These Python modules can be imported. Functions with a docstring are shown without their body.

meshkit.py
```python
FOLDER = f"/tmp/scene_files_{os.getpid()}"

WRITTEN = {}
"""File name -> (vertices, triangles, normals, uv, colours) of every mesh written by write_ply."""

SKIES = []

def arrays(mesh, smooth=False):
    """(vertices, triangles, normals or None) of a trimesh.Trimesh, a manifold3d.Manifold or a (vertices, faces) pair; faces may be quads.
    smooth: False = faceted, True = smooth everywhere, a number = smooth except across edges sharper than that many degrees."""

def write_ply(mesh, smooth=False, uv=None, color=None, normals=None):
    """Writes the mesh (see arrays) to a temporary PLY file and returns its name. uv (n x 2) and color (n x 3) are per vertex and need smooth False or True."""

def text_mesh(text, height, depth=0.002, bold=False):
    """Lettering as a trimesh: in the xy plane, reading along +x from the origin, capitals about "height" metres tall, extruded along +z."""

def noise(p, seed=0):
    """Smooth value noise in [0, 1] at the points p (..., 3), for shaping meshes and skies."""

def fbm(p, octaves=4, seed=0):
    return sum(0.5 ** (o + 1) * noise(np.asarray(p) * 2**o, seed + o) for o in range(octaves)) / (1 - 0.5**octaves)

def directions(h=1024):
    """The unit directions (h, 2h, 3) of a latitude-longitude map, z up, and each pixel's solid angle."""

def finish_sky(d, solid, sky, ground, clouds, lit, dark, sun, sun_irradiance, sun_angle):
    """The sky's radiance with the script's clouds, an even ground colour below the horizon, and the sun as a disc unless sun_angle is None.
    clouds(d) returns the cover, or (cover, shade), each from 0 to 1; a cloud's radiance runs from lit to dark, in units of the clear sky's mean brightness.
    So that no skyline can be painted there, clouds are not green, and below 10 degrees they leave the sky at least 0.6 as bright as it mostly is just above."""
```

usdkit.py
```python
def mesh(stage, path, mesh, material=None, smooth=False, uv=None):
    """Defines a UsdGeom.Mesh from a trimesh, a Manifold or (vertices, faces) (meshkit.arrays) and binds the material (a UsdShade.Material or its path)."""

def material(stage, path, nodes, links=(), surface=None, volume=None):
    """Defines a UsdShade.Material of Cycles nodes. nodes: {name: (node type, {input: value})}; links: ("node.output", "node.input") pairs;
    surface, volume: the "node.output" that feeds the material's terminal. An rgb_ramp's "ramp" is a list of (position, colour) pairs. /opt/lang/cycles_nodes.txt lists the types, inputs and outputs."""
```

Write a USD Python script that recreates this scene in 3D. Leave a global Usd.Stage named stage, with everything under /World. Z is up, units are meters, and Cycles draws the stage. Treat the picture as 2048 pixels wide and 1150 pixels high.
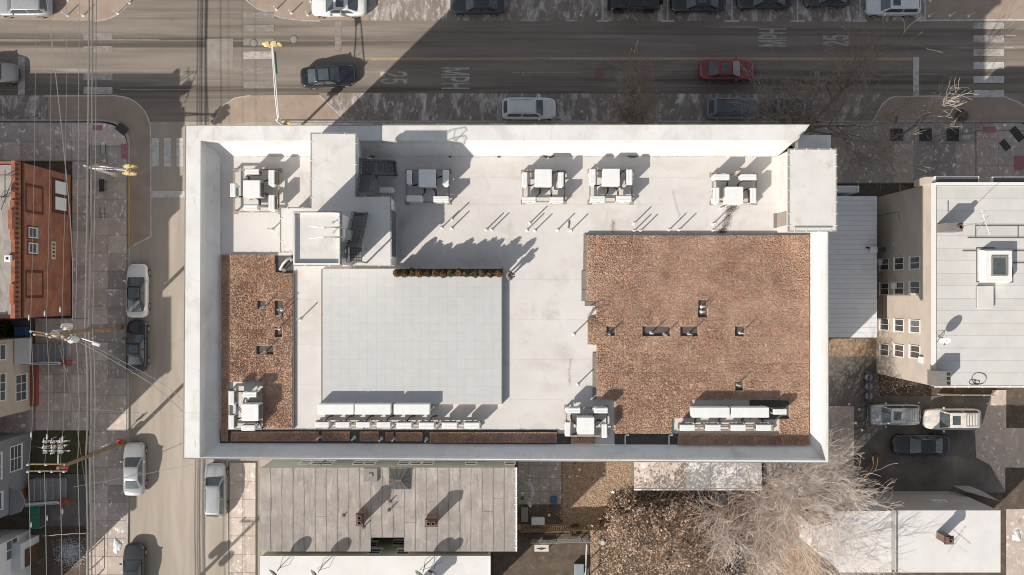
import math, random
import numpy as np, trimesh, usdkit, meshkit
from pxr import Usd, UsdGeom, UsdLux, UsdShade, Gf, Sdf
from shapely.geometry import Polygon, box as sbox

stage = Usd.Stage.CreateInMemory()
UsdGeom.SetStageUpAxis(stage, UsdGeom.Tokens.z)
UsdGeom.SetStageMetersPerUnit(stage, 1.0)
UsdGeom.Xform.Define(stage, "/World")
UsdGeom.Scope.Define(stage, "/World/Looks")

# ------------------------------------------------------------------ camera, sky, sun, exposure
D, F, CX, CY = 76.9, 1750.0, 1024.0, 583.0          # camera height (m); focal length and foot point in pixels of the photograph
cam = UsdGeom.Camera.Define(stage, "/World/camera")
cam.AddTranslateOp().Set(Gf.Vec3d(0, 0, D))
cam.CreateHorizontalApertureAttr(36.0); cam.CreateVerticalApertureAttr(36.0 * 575 / 1024)
cam.CreateFocalLengthAttr(36.0 * F / 2048)
cam.CreateVerticalApertureOffsetAttr(36.0 * 8 / 2048)
cam.CreateClippingRangeAttr(Gf.Vec2f(1, 2000))
cam.CreateExposureAttr(0.38)
SUN_EL, SUN_TO = math.radians(33.0), (-0.714, -0.70)
usdkit.material(stage, "/World/Looks/sky", {"s": ("sky_texture", {"sky_type": "single_scattering", "sun_disc": False, "sun_elevation": SUN_EL, "sun_rotation": math.atan2(*SUN_TO)}),
    "h": ("hsv", {"saturation": .42}), "b": ("background_shader", {"strength": 0.096})}, [("s.color", "h.color"), ("h.color", "b.color")], surface="b.background")
sky = UsdLux.DomeLight.Define(stage, "/World/sky")
UsdShade.MaterialBindingAPI.Apply(sky.GetPrim()).Bind(UsdShade.Material.Get(stage, "/World/Looks/sky"))
sky.GetPrim().SetCustomDataByKey("kind", "structure")
sun = UsdLux.DistantLight.Define(stage, "/World/sun")
sun.CreateNormalizeAttr(True); sun.CreateIntensityAttr(1.1); sun.CreateAngleAttr(0.5); sun.CreateColorAttr(Gf.Vec3f(1.0, 0.93, 0.84))
sun.AddRotateXYZOp().Set(Gf.Vec3f(90 - math.degrees(SUN_EL), 0, math.degrees(math.atan2(-SUN_TO[0], SUN_TO[1])) + 180))

# ------------------------------------------------------------------ helpers
rng = random.Random(7); nr = np.random.default_rng(7)
def P(px, py, z=0.0):
    s = F / (D - z)
    return np.array([(px - CX) / s, (CY - py) / s, z])
def P2(px, py, z=0.0): return tuple(P(px, py, z)[:2])
LOC, COUNT = {}, {}
def numbered(parent, name):
    k = (str(parent), name); n = COUNT.get(k, 0); COUNT[k] = n + 1
    return f"{parent}/{name}" + (f"_{n:03d}" if n else "")
def tag(o, label=None, cat=None, group=None, kind=None):
    for k, v in (("label", label), ("category", cat), ("group", group), ("kind", kind)):
        if v: o.SetCustomDataByKey(k, v)
    return o
def thing(name, label, cat, loc=(0, 0, 0), rotz=0.0, group=None):
    path = numbered("/World", name); x = UsdGeom.Xform.Define(stage, path)
    x.AddTranslateOp().Set(Gf.Vec3d(*map(float, loc)))
    x.AddRotateZOp().Set(float(rotz))
    LOC[path] = np.array(loc, float)
    return tag(x.GetPrim(), label, cat, group)
def dup(root, loc, rotz=0.0, label=None, group=None):
    name = root.GetName()
    while name[-4:-3] == "_" and name[-3:].isdigit(): name = name[:-4]
    was = root.GetCustomData()
    r = thing(name, label or was["label"], was["category"], loc, rotz, group or was.get("group"))
    r.GetReferences().AddInternalReference(root.GetPath()); r.SetInstanceable(True)
    return r
def move(o, loc, rotz=0.0):
    x = UsdGeom.Xformable(o)
    ops = x.GetOrderedXformOps(); ops[0].Set(Gf.Vec3d(*map(float, loc))); ops[1].Set(float(rotz))
def first_or_dup(store, key, proto, loc, rotz, label, group):
    if key not in store:
        store[key] = True; move(proto, loc, rotz); tag(proto, label, None, group); return proto
    return dup(proto, loc, rotz, label, group)

class MB:
    def __init__(s): s.v, s.f, s.n = [], [], 0
    def add(s, v, f):
        v = np.asarray(v, float); f = np.asarray(f, int)
        if f.shape[1] == 4: f = np.vstack([f[:, [0, 1, 2]], f[:, [0, 2, 3]]])
        s.v.append(v); s.f.append(f + s.n); s.n += len(v); return s
    def quad(s, a, b, c, d): return s.add([a, b, c, d], [[0, 1, 2, 3]])
    def poly(s, pts):
        n = len(pts); return s.add(pts, [[0, i, i + 1] for i in range(1, n - 1)])
    def box(s, x0, x1, y0, y1, z0, z1):
        v = [(x, y, z) for z in (z0, z1) for y in (y0, y1) for x in (x0, x1)]
        return s.add(v, [[0, 2, 3, 1], [4, 5, 7, 6], [0, 1, 5, 4], [2, 6, 7, 3], [0, 4, 6, 2], [1, 3, 7, 5]])
    def cbox(s, x0, x1, y0, y1, z0, z1, c=0.01):          # chamfered upper edges, no underside
        r = lambda i, z: [(x0 + i, y0 + i, z), (x1 - i, y0 + i, z), (x1 - i, y1 - i, z), (x0 + i, y1 - i, z)]
        v = r(0, z0) + r(0, z1 - c) + r(c, z1); f = []
        for k in (0, 4):
            for i in range(4): j = (i + 1) % 4; f.append([k + i, k + j, k + 4 + j, k + 4 + i])
        return s.add(v, f + [[8, 9, 10, 11]])
    def hbox(s, x0, x1, y0, y1, z0, z1, c=0.02):          # chamfered on all edges
        p = []
        for x, dx in ((x0, c), (x1, -c)):
            for y, dy in ((y0, c), (y1, -c)):
                for z, dz in ((z0, c), (z1, -c)):
                    p += [(x, y + dy, z + dz), (x + dx, y, z + dz), (x + dx, y + dy, z)]
        h = trimesh.convex.convex_hull(np.array(p)); return s.add(h.vertices, h.faces)
    def obox(s, a, b, w, h, up=(0, 0, 1)):                # bar from a to b, section w (across) x h (up)
        a, b = np.array(a, float), np.array(b, float); t = b - a; t /= np.linalg.norm(t) + 1e-9
        up = np.array(up, float)
        if abs(t @ up) > .95: up = np.array([1., 0, 0])
        u = np.cross(up, t); u /= np.linalg.norm(u); q = np.cross(t, u)
        v = [p + u * i * w / 2 + q * j * h / 2 for p in (a, b) for i, j in ((-1, -1), (1, -1), (1, 1), (-1, 1))]
        return s.add(v, [[3, 2, 1, 0], [4, 5, 6, 7], [0, 1, 5, 4], [1, 2, 6, 5], [2, 3, 7, 6], [3, 0, 4, 7]])
    def prism(s, pts, z0, z1):
        m = trimesh.creation.extrude_polygon(pts if isinstance(pts, Polygon) else Polygon(pts), z1 - z0, engine="earcut"); m.apply_translation((0, 0, z0))
        return s.add(m.vertices, m.faces)
    def sheet(s, pts, z):
        p = pts if isinstance(pts, Polygon) else Polygon(pts)
        v, f = trimesh.creation.triangulate_polygon(p, engine="earcut")
        a = v[f]; area = np.cross(a[:, 1] - a[:, 0], a[:, 2] - a[:, 0]); f = np.where(area[:, None] < 0, f[:, ::-1], f)
        return s.add(np.c_[v, np.full(len(v), z)], f)
    def tube(s, pts, r, n=6, cap=True):
        p = np.asarray(pts, float); r = np.broadcast_to(r, (len(p),)).astype(float)
        t = np.gradient(p, axis=0); t /= np.linalg.norm(t, axis=1, keepdims=True) + 1e-12
        a = np.cross(t, np.where(np.abs(t[:, 2:]) < .9, [0, 0, 1.], [1., 0, 0])); a /= np.linalg.norm(a, axis=1, keepdims=True) + 1e-12
        b = np.cross(t, a); ang = np.arange(n) * 2 * np.pi / n
        v = p[:, None] + r[:, None, None] * (np.cos(ang)[None, :, None] * a[:, None] + np.sin(ang)[None, :, None] * b[:, None])
        m = len(p); f = [[i * n + j, i * n + (j + 1) % n, (i + 1) * n + (j + 1) % n, (i + 1) * n + j] for i in range(m - 1) for j in range(n)]
        s.add(v.reshape(-1, 3), f)
        if cap: s.poly(list(v[0][::-1])); s.poly(list(v[-1]))
        return s
    def cyl(s, a, b, r0, r1=None, n=14): return s.tube([a, b], [r0, r0 if r1 is None else r1], n)
    def lathe(s, prof, c=(0, 0, 0), n=18):               # (r, z) profile turned about z
        pr = np.array(prof, float); ang = np.arange(n) * 2 * np.pi / n; m = len(pr)
        v = np.stack([pr[:, :1] * np.cos(ang), pr[:, :1] * np.sin(ang), np.repeat(pr[:, 1:], n, 1)], -1).reshape(-1, 3) + np.array(c)
        return s.add(v, [[i * n + j, i * n + (j + 1) % n, (i + 1) * n + (j + 1) % n, (i + 1) * n + j] for i in range(m - 1) for j in range(n)])
    def loft(s, rings, closed=True):
        n = len(rings[0]); v = np.array(rings, float).reshape(-1, 3); k = n if closed else n - 1
        return s.add(v, [[i * n + j, i * n + (j + 1) % n, (i + 1) * n + (j + 1) % n, (i + 1) * n + j] for i in range(len(rings) - 1) for j in range(k)])
    def tri(s, m): return s.add(m.vertices, m.faces)
    def get(s): return np.vstack(s.v), np.vstack(s.f)
    def turned(s, deg, c=(0, 0)):
        a = math.radians(deg); R = np.array([[math.cos(a), -math.sin(a), 0], [math.sin(a), math.cos(a), 0], [0, 0, 1]]); c = np.array([*c, 0])
        s.v = [(v - c) @ R.T + c for v in s.v]; return s
    def build(s, name, m, parent=None, smooth=False, label=None):
        v, f = s.get(); par = str(parent.GetPath()) if parent is not None else "/World"
        root = "/".join(par.split("/")[:3])
        if root in LOC: v = v - LOC[root]
        p = usdkit.mesh(stage, numbered(par, name), (v, f), m, smooth).GetPrim()
        if label: p.SetCustomDataByKey("label", label)
        return p
def struct(name, mb, m, smooth=False):
    o = mb.build(name, m, None, smooth); o.SetCustomDataByKey("kind", "structure"); return o

# ------------------------------------------------------------------ materials
GAIN = {"salted_asphalt": (1.14, 1.12, 1.10), "side_street_asphalt": (1.6, 1.58, 1.56), "salt_crusted_asphalt": (1.25, 1.2, 1.16), "tan_painted_asphalt": (1.3, 1.22, 1.15), "dark_asphalt_patch": 1.6, "driveway_asphalt": 1.45, "concrete_slab_dark": 2.1, "concrete_slab": (2.15, 2.02, 1.95), "sedum": (1.92, 2.0, 2.0), "tin_roof": 1, "rolled_roofing": (1.16, 1.16, 1.18), "chimney_brick": (.72, .7, .72), "leaf_strewn_soil": 1.35, "granite_kerb": 1.2, "white_roof": .97, "bulkhead": .97, "silver_coated": (1.3, 1.28, 1.24), "dry_leaf": 1.0, "pale_twig": (1.72, 1.7, 1.72), "brown_twig": 2.0, "grey_brown_bark": 1.4, "faded_white": 1.45, "worn_": 1.4, "steel_grating": 1.5, "dark_paving": 1.9}
def mat(name, stops, scale=1.0, rough=.85, fine=(.25, 30), bump=None, stretch=(1, 1, 1), obj=False, stains=(), spec=.3, metal=0, detail=5, isl=0, coat=0, rnd=0, distort=0):
    gn = next((np.array(v) * np.ones(3) for k, v in GAIN.items() if name.startswith(k)), np.ones(3)); G = lambda c: tuple(min(.9, x * g) for x, g in zip(c, gn))
    stops = [(q[0], G(q[1])) for q in stops] if np.ndim(stops[0][-1]) else [G(q) for q in stops]; stains = [(G(q[0]), *q[1:]) for q in stains]
    nodes = {"g": ("texture_coordinate", {}) if obj else ("geometry", {}), "m": ("mapping", {"scale": stretch}),
             "n": ("noise_texture", {"scale": scale, "detail": detail, "roughness": .6, "distortion": distort}),
             "r": ("rgb_ramp", {"ramp": stops if np.ndim(stops[0][-1]) else [(.3, stops[0]), (.7, stops[-1])] if len(stops) == 2 else stops}),
             "p": ("principled_bsdf", {"roughness": rough, "specular_ior_level": spec, "metallic": metal, "coat_weight": coat})}
    links = [("g.object" if obj else "g.position", "m.vector"), ("m.vector", "n.vector"), ("n.fac", "r.fac")]
    cur = "r.color"
    if fine:
        nodes["fn"] = ("noise_texture", {"scale": fine[1], "detail": 3, "roughness": .7})
        nodes["fr"] = ("map_range", {"from_min": .3, "from_max": .7, "to_min": 1 - fine[0], "to_max": 1 + fine[0]})
        nodes["fm"] = ("mix", {"mix_type": "multiply", "fac": 1.0})
        links += [("m.vector", "fn.vector"), ("fn.fac", "fr.value"), (cur, "fm.color1"), ("fr.result", "fm.color2")]; cur = "fm.color"
    for i, (col, sc, lo, hi, st) in enumerate(stains):
        a, b, c, d = f"sm{i}", f"sn{i}", f"sr{i}", f"sx{i}"
        nodes[a] = ("mapping", {"scale": st, "location": (i * 17.3, i * 9.1, 0)}); nodes[b] = ("noise_texture", {"scale": sc, "detail": 6, "roughness": .65, "distortion": .55})
        nodes[c] = ("map_range", {"from_min": lo, "from_max": hi, "to_min": 0., "to_max": 1., "clamp": True}); nodes[d] = ("mix", {"mix_type": "mix", "color2": col})
        links += [("g.object" if obj else "g.position", a + ".vector"), (a + ".vector", b + ".vector"), (b + ".fac", c + ".value"), (c + ".result", d + ".fac"), (cur, d + ".color1")]; cur = d + ".color"
    if isl or rnd:
        nodes["oi"] = ("geometry", {}) if isl else ("object_info", {}); nodes["or"] = ("map_range", {"to_min": 1 - (isl or rnd), "to_max": 1 + (isl or rnd)}); nodes["om"] = ("mix", {"mix_type": "multiply", "fac": 1.0})
        links += [("oi.random_per_island" if isl else "oi.random", "or.value"), (cur, "om.color1"), ("or.result", "om.color2")]; cur = "om.color"
    links.append((cur, "p.base_color"))
    if bump:
        nodes["bn"] = ("noise_texture", {"scale": bump[1], "detail": 4}); nodes["bp"] = ("bump", {"strength": bump[0], "distance": bump[2]})
        links += [("m.vector", "bn.vector"), ("bn.fac", "bp.height"), ("bp.normal", "p.normal")]
    return usdkit.material(stage, f"/World/Looks/{name}", nodes, links, surface="p.BSDF")
def plain(name, c, rough=.6, metal=0, spec=.4, var=.12, sc=6, coat=0):
    lo, hi = tuple(x * (1 - var) for x in c), tuple(min(1, x * (1 + var)) for x in c)
    return mat(name, [lo, hi], sc, rough, fine=(var * .5, sc * 8), obj=True, metal=metal, spec=spec, coat=coat)
def paint(name, c, rough=.3, coat=.6, metal=.0):
    d = tuple(x * .82 + .012 for x in c)
    return mat(name, [(.35, c), (.75, d)], 1.6, rough, fine=(.06, 40), obj=True, coat=coat, metal=metal, spec=.5, stains=[((.34, .32, .29), 3., .62, 1.25, (1, 1, 1))])
def glass_dark(name, c=(.02, .028, .035), rough=.06):
    return mat(name, [c, tuple(x * 1.5 for x in c)], 2, rough, fine=None, obj=True, spec=.9)
K = {}
SALT = (.47, .46, .46)
K["road"] = mat("salted_asphalt", [(.3, (.155, .133, .113)), (.7, (.235, .203, .175))], .55, .9, (.16, 55), (.35, 60, .01), (.16, 1.6, 1), stains=[((.30, .265, .235), .5, .55, .85, (.08, 1.4, 1)), ((.085, .074, .064), .62, .50, .66, (.02, 1.0, 1)), ((.33, .30, .275), .9, .60, .72, (.03, 1.0, 1)), ((.09, .08, .07), 1.4, .66, .8, (.35, 1, 1))])
K["street"] = mat("side_street_asphalt", [(.3, (.19, .165, .14)), (.7, (.26, .228, .195))], .5, .9, (.14, 55), (.35, 60, .01), (1.6, .16, 1), stains=[((.31, .28, .245), .5, .55, .9, (1.2, .1, 1)), ((.12, .105, .095), .8, .66, .9, (.8, .3, 1))])
K["lane"] = mat("salt_crusted_asphalt", [(.3, (.15, .13, .115)), (.7, (.22, .195, .172))], .7, .95, (.2, 45), (.4, 50, .01), (1, .8, 1), stains=[(SALT, 1.1, .50, .68, (1.0, .33, 1)), (SALT, 2.9, .56, .68, (1, .5, 1)), ((.08, .07, .06), 1.6, .66, .8, (1.2, .5, 1))])
K["tanpave"] = mat("tan_painted_asphalt", [(.3, (.225, .185, .155)), (.7, (.285, .24, .205))], .8, .92, (.14, 40), (.3, 50, .008), stains=[((.34, .31, .28), .9, .6, .85, (1, 1, 1)), ((.13, .11, .10), 1.3, .68, .85, (1, 1, 1))])
K["patch"] = mat("dark_asphalt_patch", [(.14, .125, .11), (.19, .17, .15)], 1.2, .9, (.2, 50), (.3, 60, .01))
K["drive"] = mat("driveway_asphalt", [(.3, (.075, .068, .062)), (.7, (.13, .118, .105))], .5, .92, (.22, 50), (.4, 60, .01), stains=[((.2, .18, .155), .5, .58, .8, (1, 1, 1))])
K["mark"] = mat("worn_white_marking", [(.3, (.30, .285, .265)), (.7, (.44, .425, .40))], 1.6, .8, (.2, 35), stains=[((.2, .175, .15), 2.2, .55, .75, (.5, 1.5, 1))])
K["faded"] = mat("faded_white_marking", [(.3, (.22, .2, .18)), (.7, (.36, .34, .315))], 2.2, .85, (.25, 35), stains=[((.19, .165, .14), 2.6, .5, .68, (.5, 1.5, 1))])
K["ghost"] = mat("ghost_marking", [(.3, (.20, .175, .152)), (.7, (.30, .275, .25))], 2.4, .88, (.2, 35), stains=[((.21, .185, .16), 2.6, .45, .62, (.5, 1.5, 1))])
K["yellow"] = mat("worn_yellow_marking", [(.3, (.27, .19, .12)), (.7, (.34, .235, .14))], 2, .85, (.2, 30), stains=[((.2, .17, .145), 1.8, .5, .7, (.4, 2, 1))])
K["redspot"] = mat("faded_red_paint", [(.3, (.21, .10, .095)), (.7, (.25, .12, .11))], 2, .85, (.2, 30), stains=[((.2, .17, .15), 3, .45, .65, (1, 1, 1))])
K["pink"] = mat("red_tactile_paving", [(.3, (.35, .14, .15)), (.7, (.42, .19, .2))], 3, .85, (.2, 40))
K["concrete"] = [mat(f"concrete_slab_{n}", [(.3, tuple(x * .86 * t for x in c)), (.7, tuple(x * 1.12 * t for x in c))], .9, .9, (.16, 45), (.25, 50, .006), stains=[((.36, .345, .33), 1.3, .57, .76, (1, 1, 1)), ((.42, .41, .41), 2.6, .58, .68, (1, .7, 1)), ((.10, .09, .08), 1.1, .62, .8, (1, 1, 1))])
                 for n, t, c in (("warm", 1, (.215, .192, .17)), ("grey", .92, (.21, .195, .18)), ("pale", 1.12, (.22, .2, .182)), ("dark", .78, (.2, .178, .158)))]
K["joint"] = mat("dark_paving_joint", [(.09, .08, .07), (.13, .115, .1)], 2)
K["kerb"] = mat("granite_kerb", [(.3, (.27, .25, .225)), (.7, (.36, .335, .30))], 3, .85, (.2, 40))
K["ykerb"] = mat("yellow_painted_kerb", [(.3, (.36, .25, .10)), (.7, (.45, .33, .15))], 3, .8, (.25, 30))  # yellow tone used on one stretch of the west kerb
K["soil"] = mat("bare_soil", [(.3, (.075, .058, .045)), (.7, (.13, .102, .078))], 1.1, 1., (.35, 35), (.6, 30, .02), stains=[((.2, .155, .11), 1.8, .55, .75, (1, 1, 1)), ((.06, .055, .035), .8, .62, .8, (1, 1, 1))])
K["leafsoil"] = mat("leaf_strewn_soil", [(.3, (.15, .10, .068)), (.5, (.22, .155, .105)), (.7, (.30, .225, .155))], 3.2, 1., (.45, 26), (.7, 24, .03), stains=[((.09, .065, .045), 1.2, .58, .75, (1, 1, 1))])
K["lawn"] = mat("winter_lawn", [(.3, (.055, .055, .025)), (.7, (.10, .092, .045))], 2, 1., (.4, 40), (.6, 40, .02), stains=[((.12, .085, .05), 1.2, .5, .7, (1, 1, 1))])
K["membrane"] = mat("white_roof_membrane", [(.3, (.57, .543, .515)), (.7, (.655, .63, .602))], .35, .55, (.025, 25), (.06, 6, .01), stains=[((.48, .43, .385), .4, .52, .85, (.6, 1, 1)), ((.40, .35, .30), 1.1, .64, .88, (1, .3, 1)), ((.30, .25, .2), 3.5, .72, .86, (1, .6, 1)), ((.52, .435, .355), .9, .58, .86, (1, 1, 1)), ((.43, .41, .39), .25, .6, .75, (1, 1, 1))])
K["cap"] = mat("white_parapet_membrane", [(.3, (.62, .605, .585)), (.7, (.69, .68, .66))], .5, .5, (.02, 25), (.05, 5, .01), stains=[((.48, .445, .405), .9, .50, .8, (.7, .5, 1)), ((.40, .355, .31), 2.2, .62, .8, (1, .25, 1)), ((.30, .26, .22), 5, .70, .82, (.5, 1.2, 1))])
K["bulk"] = mat("bulkhead_membrane", [(.3, (.60, .58, .555)), (.7, (.67, .65, .625))], .7, .55, (.025, 25), (.08, 6, .01), stains=[((.46, .40, .345), .8, .54, .84, (1, 1, 1)), ((.34, .28, .23), 2.6, .68, .84, (1, .6, 1))])
K["paver"] = [mat(f"paver_{n}", [(.3, tuple(x * .97 for x in c)), (.7, tuple(x * 1.03 for x in c))], 2, .75, (.05, 50), stains=[((.43, .42, .405), .6, .62, .9, (1, 1, 1))]) for n, c in (("pale", (.485, .488, .483)), ("grey", (.474, .478, .475)), ("warm", (.480, .478, .468)))]
SED = [(.28, (.13, .082, .06)), (.5, (.22, .142, .104)), (.72, (.32, .218, .162))]
K["sedum"] = [mat(f"sedum_{n}", [(p, tuple(a * b for a, b in zip(c, t))) for p, c in SED], 9, 1., (.3, 40), (.8, 14, .05), stains=[((.26, .13, .095), .35, .56, .9, (1, 1, 1))]) for n, t in (("tan", (1.06, 1.05, 1.03)), ("rust", (1.04, .90, .85)), ("brown", (.93, .9, .9)))]
K["tuft"] = mat("sedum_tuft", [(.3, (.26, .16, .115)), (.5, (.33, .215, .158)), (.7, (.41, .285, .215))], .5, 1., (.15, 8), isl=.30, stains=[((.32, .165, .12), .35, .55, .95, (1, 1, 1))])
K["edging"] = mat("grey_metal_edging", [(.3, (.17, .155, .14)), (.7, (.22, .205, .19))], 3, .6, (.1, 30), spec=.5)
K["fleece"] = mat("dark_drain_mat", [(.05, .048, .045), (.075, .07, .065)], 5, .9)
K["fascia"] = mat("grey_metal_fascia", [(.3, (.20, .195, .17)), (.7, (.27, .265, .235))], 2, .5, (.1, 30), spec=.5)
K["clip"] = plain("white_clip", (.7, .69, .66))
K["unit"] = mat("unit_white_casing", [(.3, (.66, .66, .645)), (.7, (.74, .74, .725))], 2, .4, (.02, 40), obj=True, stains=[((.52, .48, .43), 2.2, .68, .95, (1, 1, 1))])
K["coil"] = mat("dark_coil_fins", [(.09, .085, .08), (.17, .16, .15)], 60, .6, None, stretch=(1, 1, .05), obj=True)
K["stand"] = mat("weathered_stand", [(.3, (.27, .225, .19)), (.7, (.36, .305, .26))], 3, .7, (.2, 25), obj=True)
K["hose"] = plain("black_hose", (.02, .02, .02), .6)
K["pvc"] = plain("white_pvc", (.60, .59, .57), .4, var=.05)
K["pocket"] = mat("pocket_drain_mat", [(.075, .068, .062), (.115, .105, .097)], 5, .9, (.2, 30))
K["dirt"] = plain("roof_dirt", (.10, .075, .055), .95, var=.4)
K["black"] = plain("dark_metal", (.03, .03, .032), .5)
K["steel"] = plain("galvanised_steel", (.42, .42, .41), .45, .6)
K["steelgrey"] = plain("painted_grey_steel", (.10, .10, .10), .5)
K["grating"] = mat("steel_grating", [(.10, .098, .095), (.16, .155, .15)], 8, .6, (.2, 40), obj=True)
K["darkglass"] = glass_dark("dark_glass"); K["carglass"] = glass_dark("car_glass", (.055, .068, .075), .08); K["skyglass"] = glass_dark("skylight_glass", (.065, .08, .08), .08)
K["paleglass"] = glass_dark("window_glass", (.055, .058, .06), .1)
K["tyre"] = plain("tyre_rubber", (.018, .018, .018), .85); K["rim"] = plain("alloy_rim", (.45, .45, .45), .35, .7)
K["lamp"] = plain("headlamp_lens", (.62, .63, .63), .12); K["tail"] = plain("tail_lamp_lens", (.30, .02, .015), .2)
K["wood"] = mat("weathered_pole_wood", [(.3, (.16, .105, .06)), (.7, (.27, .19, .115))], 3, .9, (.3, 30), stretch=(6, 6, .6), obj=True)
K["insul"] = plain("grey_porcelain", (.55, .54, .53), .3); K["trafo"] = plain("grey_transformer_paint", (.55, .55, .54), .4)
K["wire"] = plain("weathered_wire", (.20, .185, .165), .5); K["wirepale"] = plain("bright_aluminium_wire", (.42, .40, .38), .35, .5)
K["sigyellow"] = plain("signal_yellow", (.60, .45, .22), .4); K["signgreen"] = plain("sign_green", (.02, .16, .09), .4); K["red"] = plain("red_paint", (.38, .035, .02), .5)
K["white"] = plain("white_paint", (.72, .71, .69), .5, var=.05)
K["brick"] = usdkit.material(stage, "/World/Looks/red_brickwork", {"g": ("geometry", {}), "m": ("mapping", {"rotation": (math.pi / 2, 0, math.pi / 2)}), "sx": ("separate_xyz", {}), "cx": ("combine_xyz", {}),
    "b": ("brick_texture", {"scale": 1.0, "brick_width": .30, "row_height": .105, "mortar_size": .012, "color1": (.35, .125, .065), "color2": (.26, .09, .046), "mortar": (.23, .14, .10), "bias": -.1}),
    "n": ("noise_texture", {"scale": .9, "detail": 6}), "r": ("map_range", {"from_min": .3, "from_max": .7, "to_min": .72, "to_max": 1.2}), "x": ("mix", {"mix_type": "multiply", "fac": 1.}), "p": ("principled_bsdf", {"roughness": .9}), "bp": ("bump", {"strength": .5, "distance": .01, "invert": True})},
    [("g.position", "sx.vector"), ("sx.y", "cx.x"), ("sx.z", "cx.y"), ("cx.vector", "b.vector"), ("g.position", "n.vector"), ("n.fac", "r.value"), ("b.color", "x.color1"), ("r.result", "x.color2"), ("x.color", "p.base_color"), ("b.fac", "bp.height"), ("bp.normal", "p.normal")], surface="p.BSDF")
K["brickdark"] = mat("dark_brick_band", [(.07, .035, .025), (.12, .055, .035)], 4, .9, (.3, 30))
K["chimney"] = mat("chimney_brick", [(.17, .115, .095), (.28, .20, .17)], 5, .9, (.3, 22))
def siding(name, c, step=.11):
    lo = tuple(x * .84 for x in c)
    return usdkit.material(stage, f"/World/Looks/{name}", {"g": ("geometry", {}), "w": ("wave_texture", {"wave_type": "bands", "bands_direction": "z", "profile": "saw", "scale": .314 / step, "distortion": 0.}),
        "n": ("noise_texture", {"scale": .7, "detail": 5}), "r": ("rgb_ramp", {"ramp": [(.3, lo), (.7, c)]}), "p": ("principled_bsdf", {"roughness": .7}), "bp": ("bump", {"strength": .5, "distance": .015})},
        [("g.position", "w.vector"), ("g.position", "n.vector"), ("n.fac", "r.fac"), ("r.color", "p.base_color"), ("w.fac", "bp.height"), ("bp.normal", "p.normal")], surface="p.BSDF")
K["sid_beige"] = siding("beige_siding", (.50, .425, .345)); K["sid_grey"] = siding("grey_siding", (.205, .21, .225)); K["sid_white"] = siding("white_siding", (.62, .62, .63)); K["sid_green"] = siding("sage_siding", (.36, .38, .35))
K["sid_taupe"] = siding("taupe_siding", (.56, .485, .41)); K["sid_pale"] = siding("pale_grey_siding", (.37, .365, .36)); K["cream"] = mat("cream_stucco", [(.42, .40, .30), (.52, .49, .37)], 1, .9, (.08, 20))
K["mainwall"] = mat("grey_panel_wall", [(.60, .575, .545), (.66, .635, .60)], 1, .7, (.06, 20))
K["roll"] = [mat(f"rolled_roofing_{n}", [(.3, tuple(x * .85 for x in c)), (.7, tuple(x * 1.12 for x in c))], 1.1, .95, (.22, 30), (.3, 40, .01), stains=[((.34, .31, .28), .7, .5, .72, (1, .8, 1)), ((.36, .325, .29), 1.2, .54, .75, (2.4, .45, 1)), ((.15, .125, .105), 1.5, .58, .78, (2.6, .4, 1)), ((.12, .1, .085), 4, .68, .8, (1, 1, 1))]) for n, c in (("tan", (.250, .226, .204)), ("rose", (.253, .226, .204)), ("grey", (.248, .224, .203)))]
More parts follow.
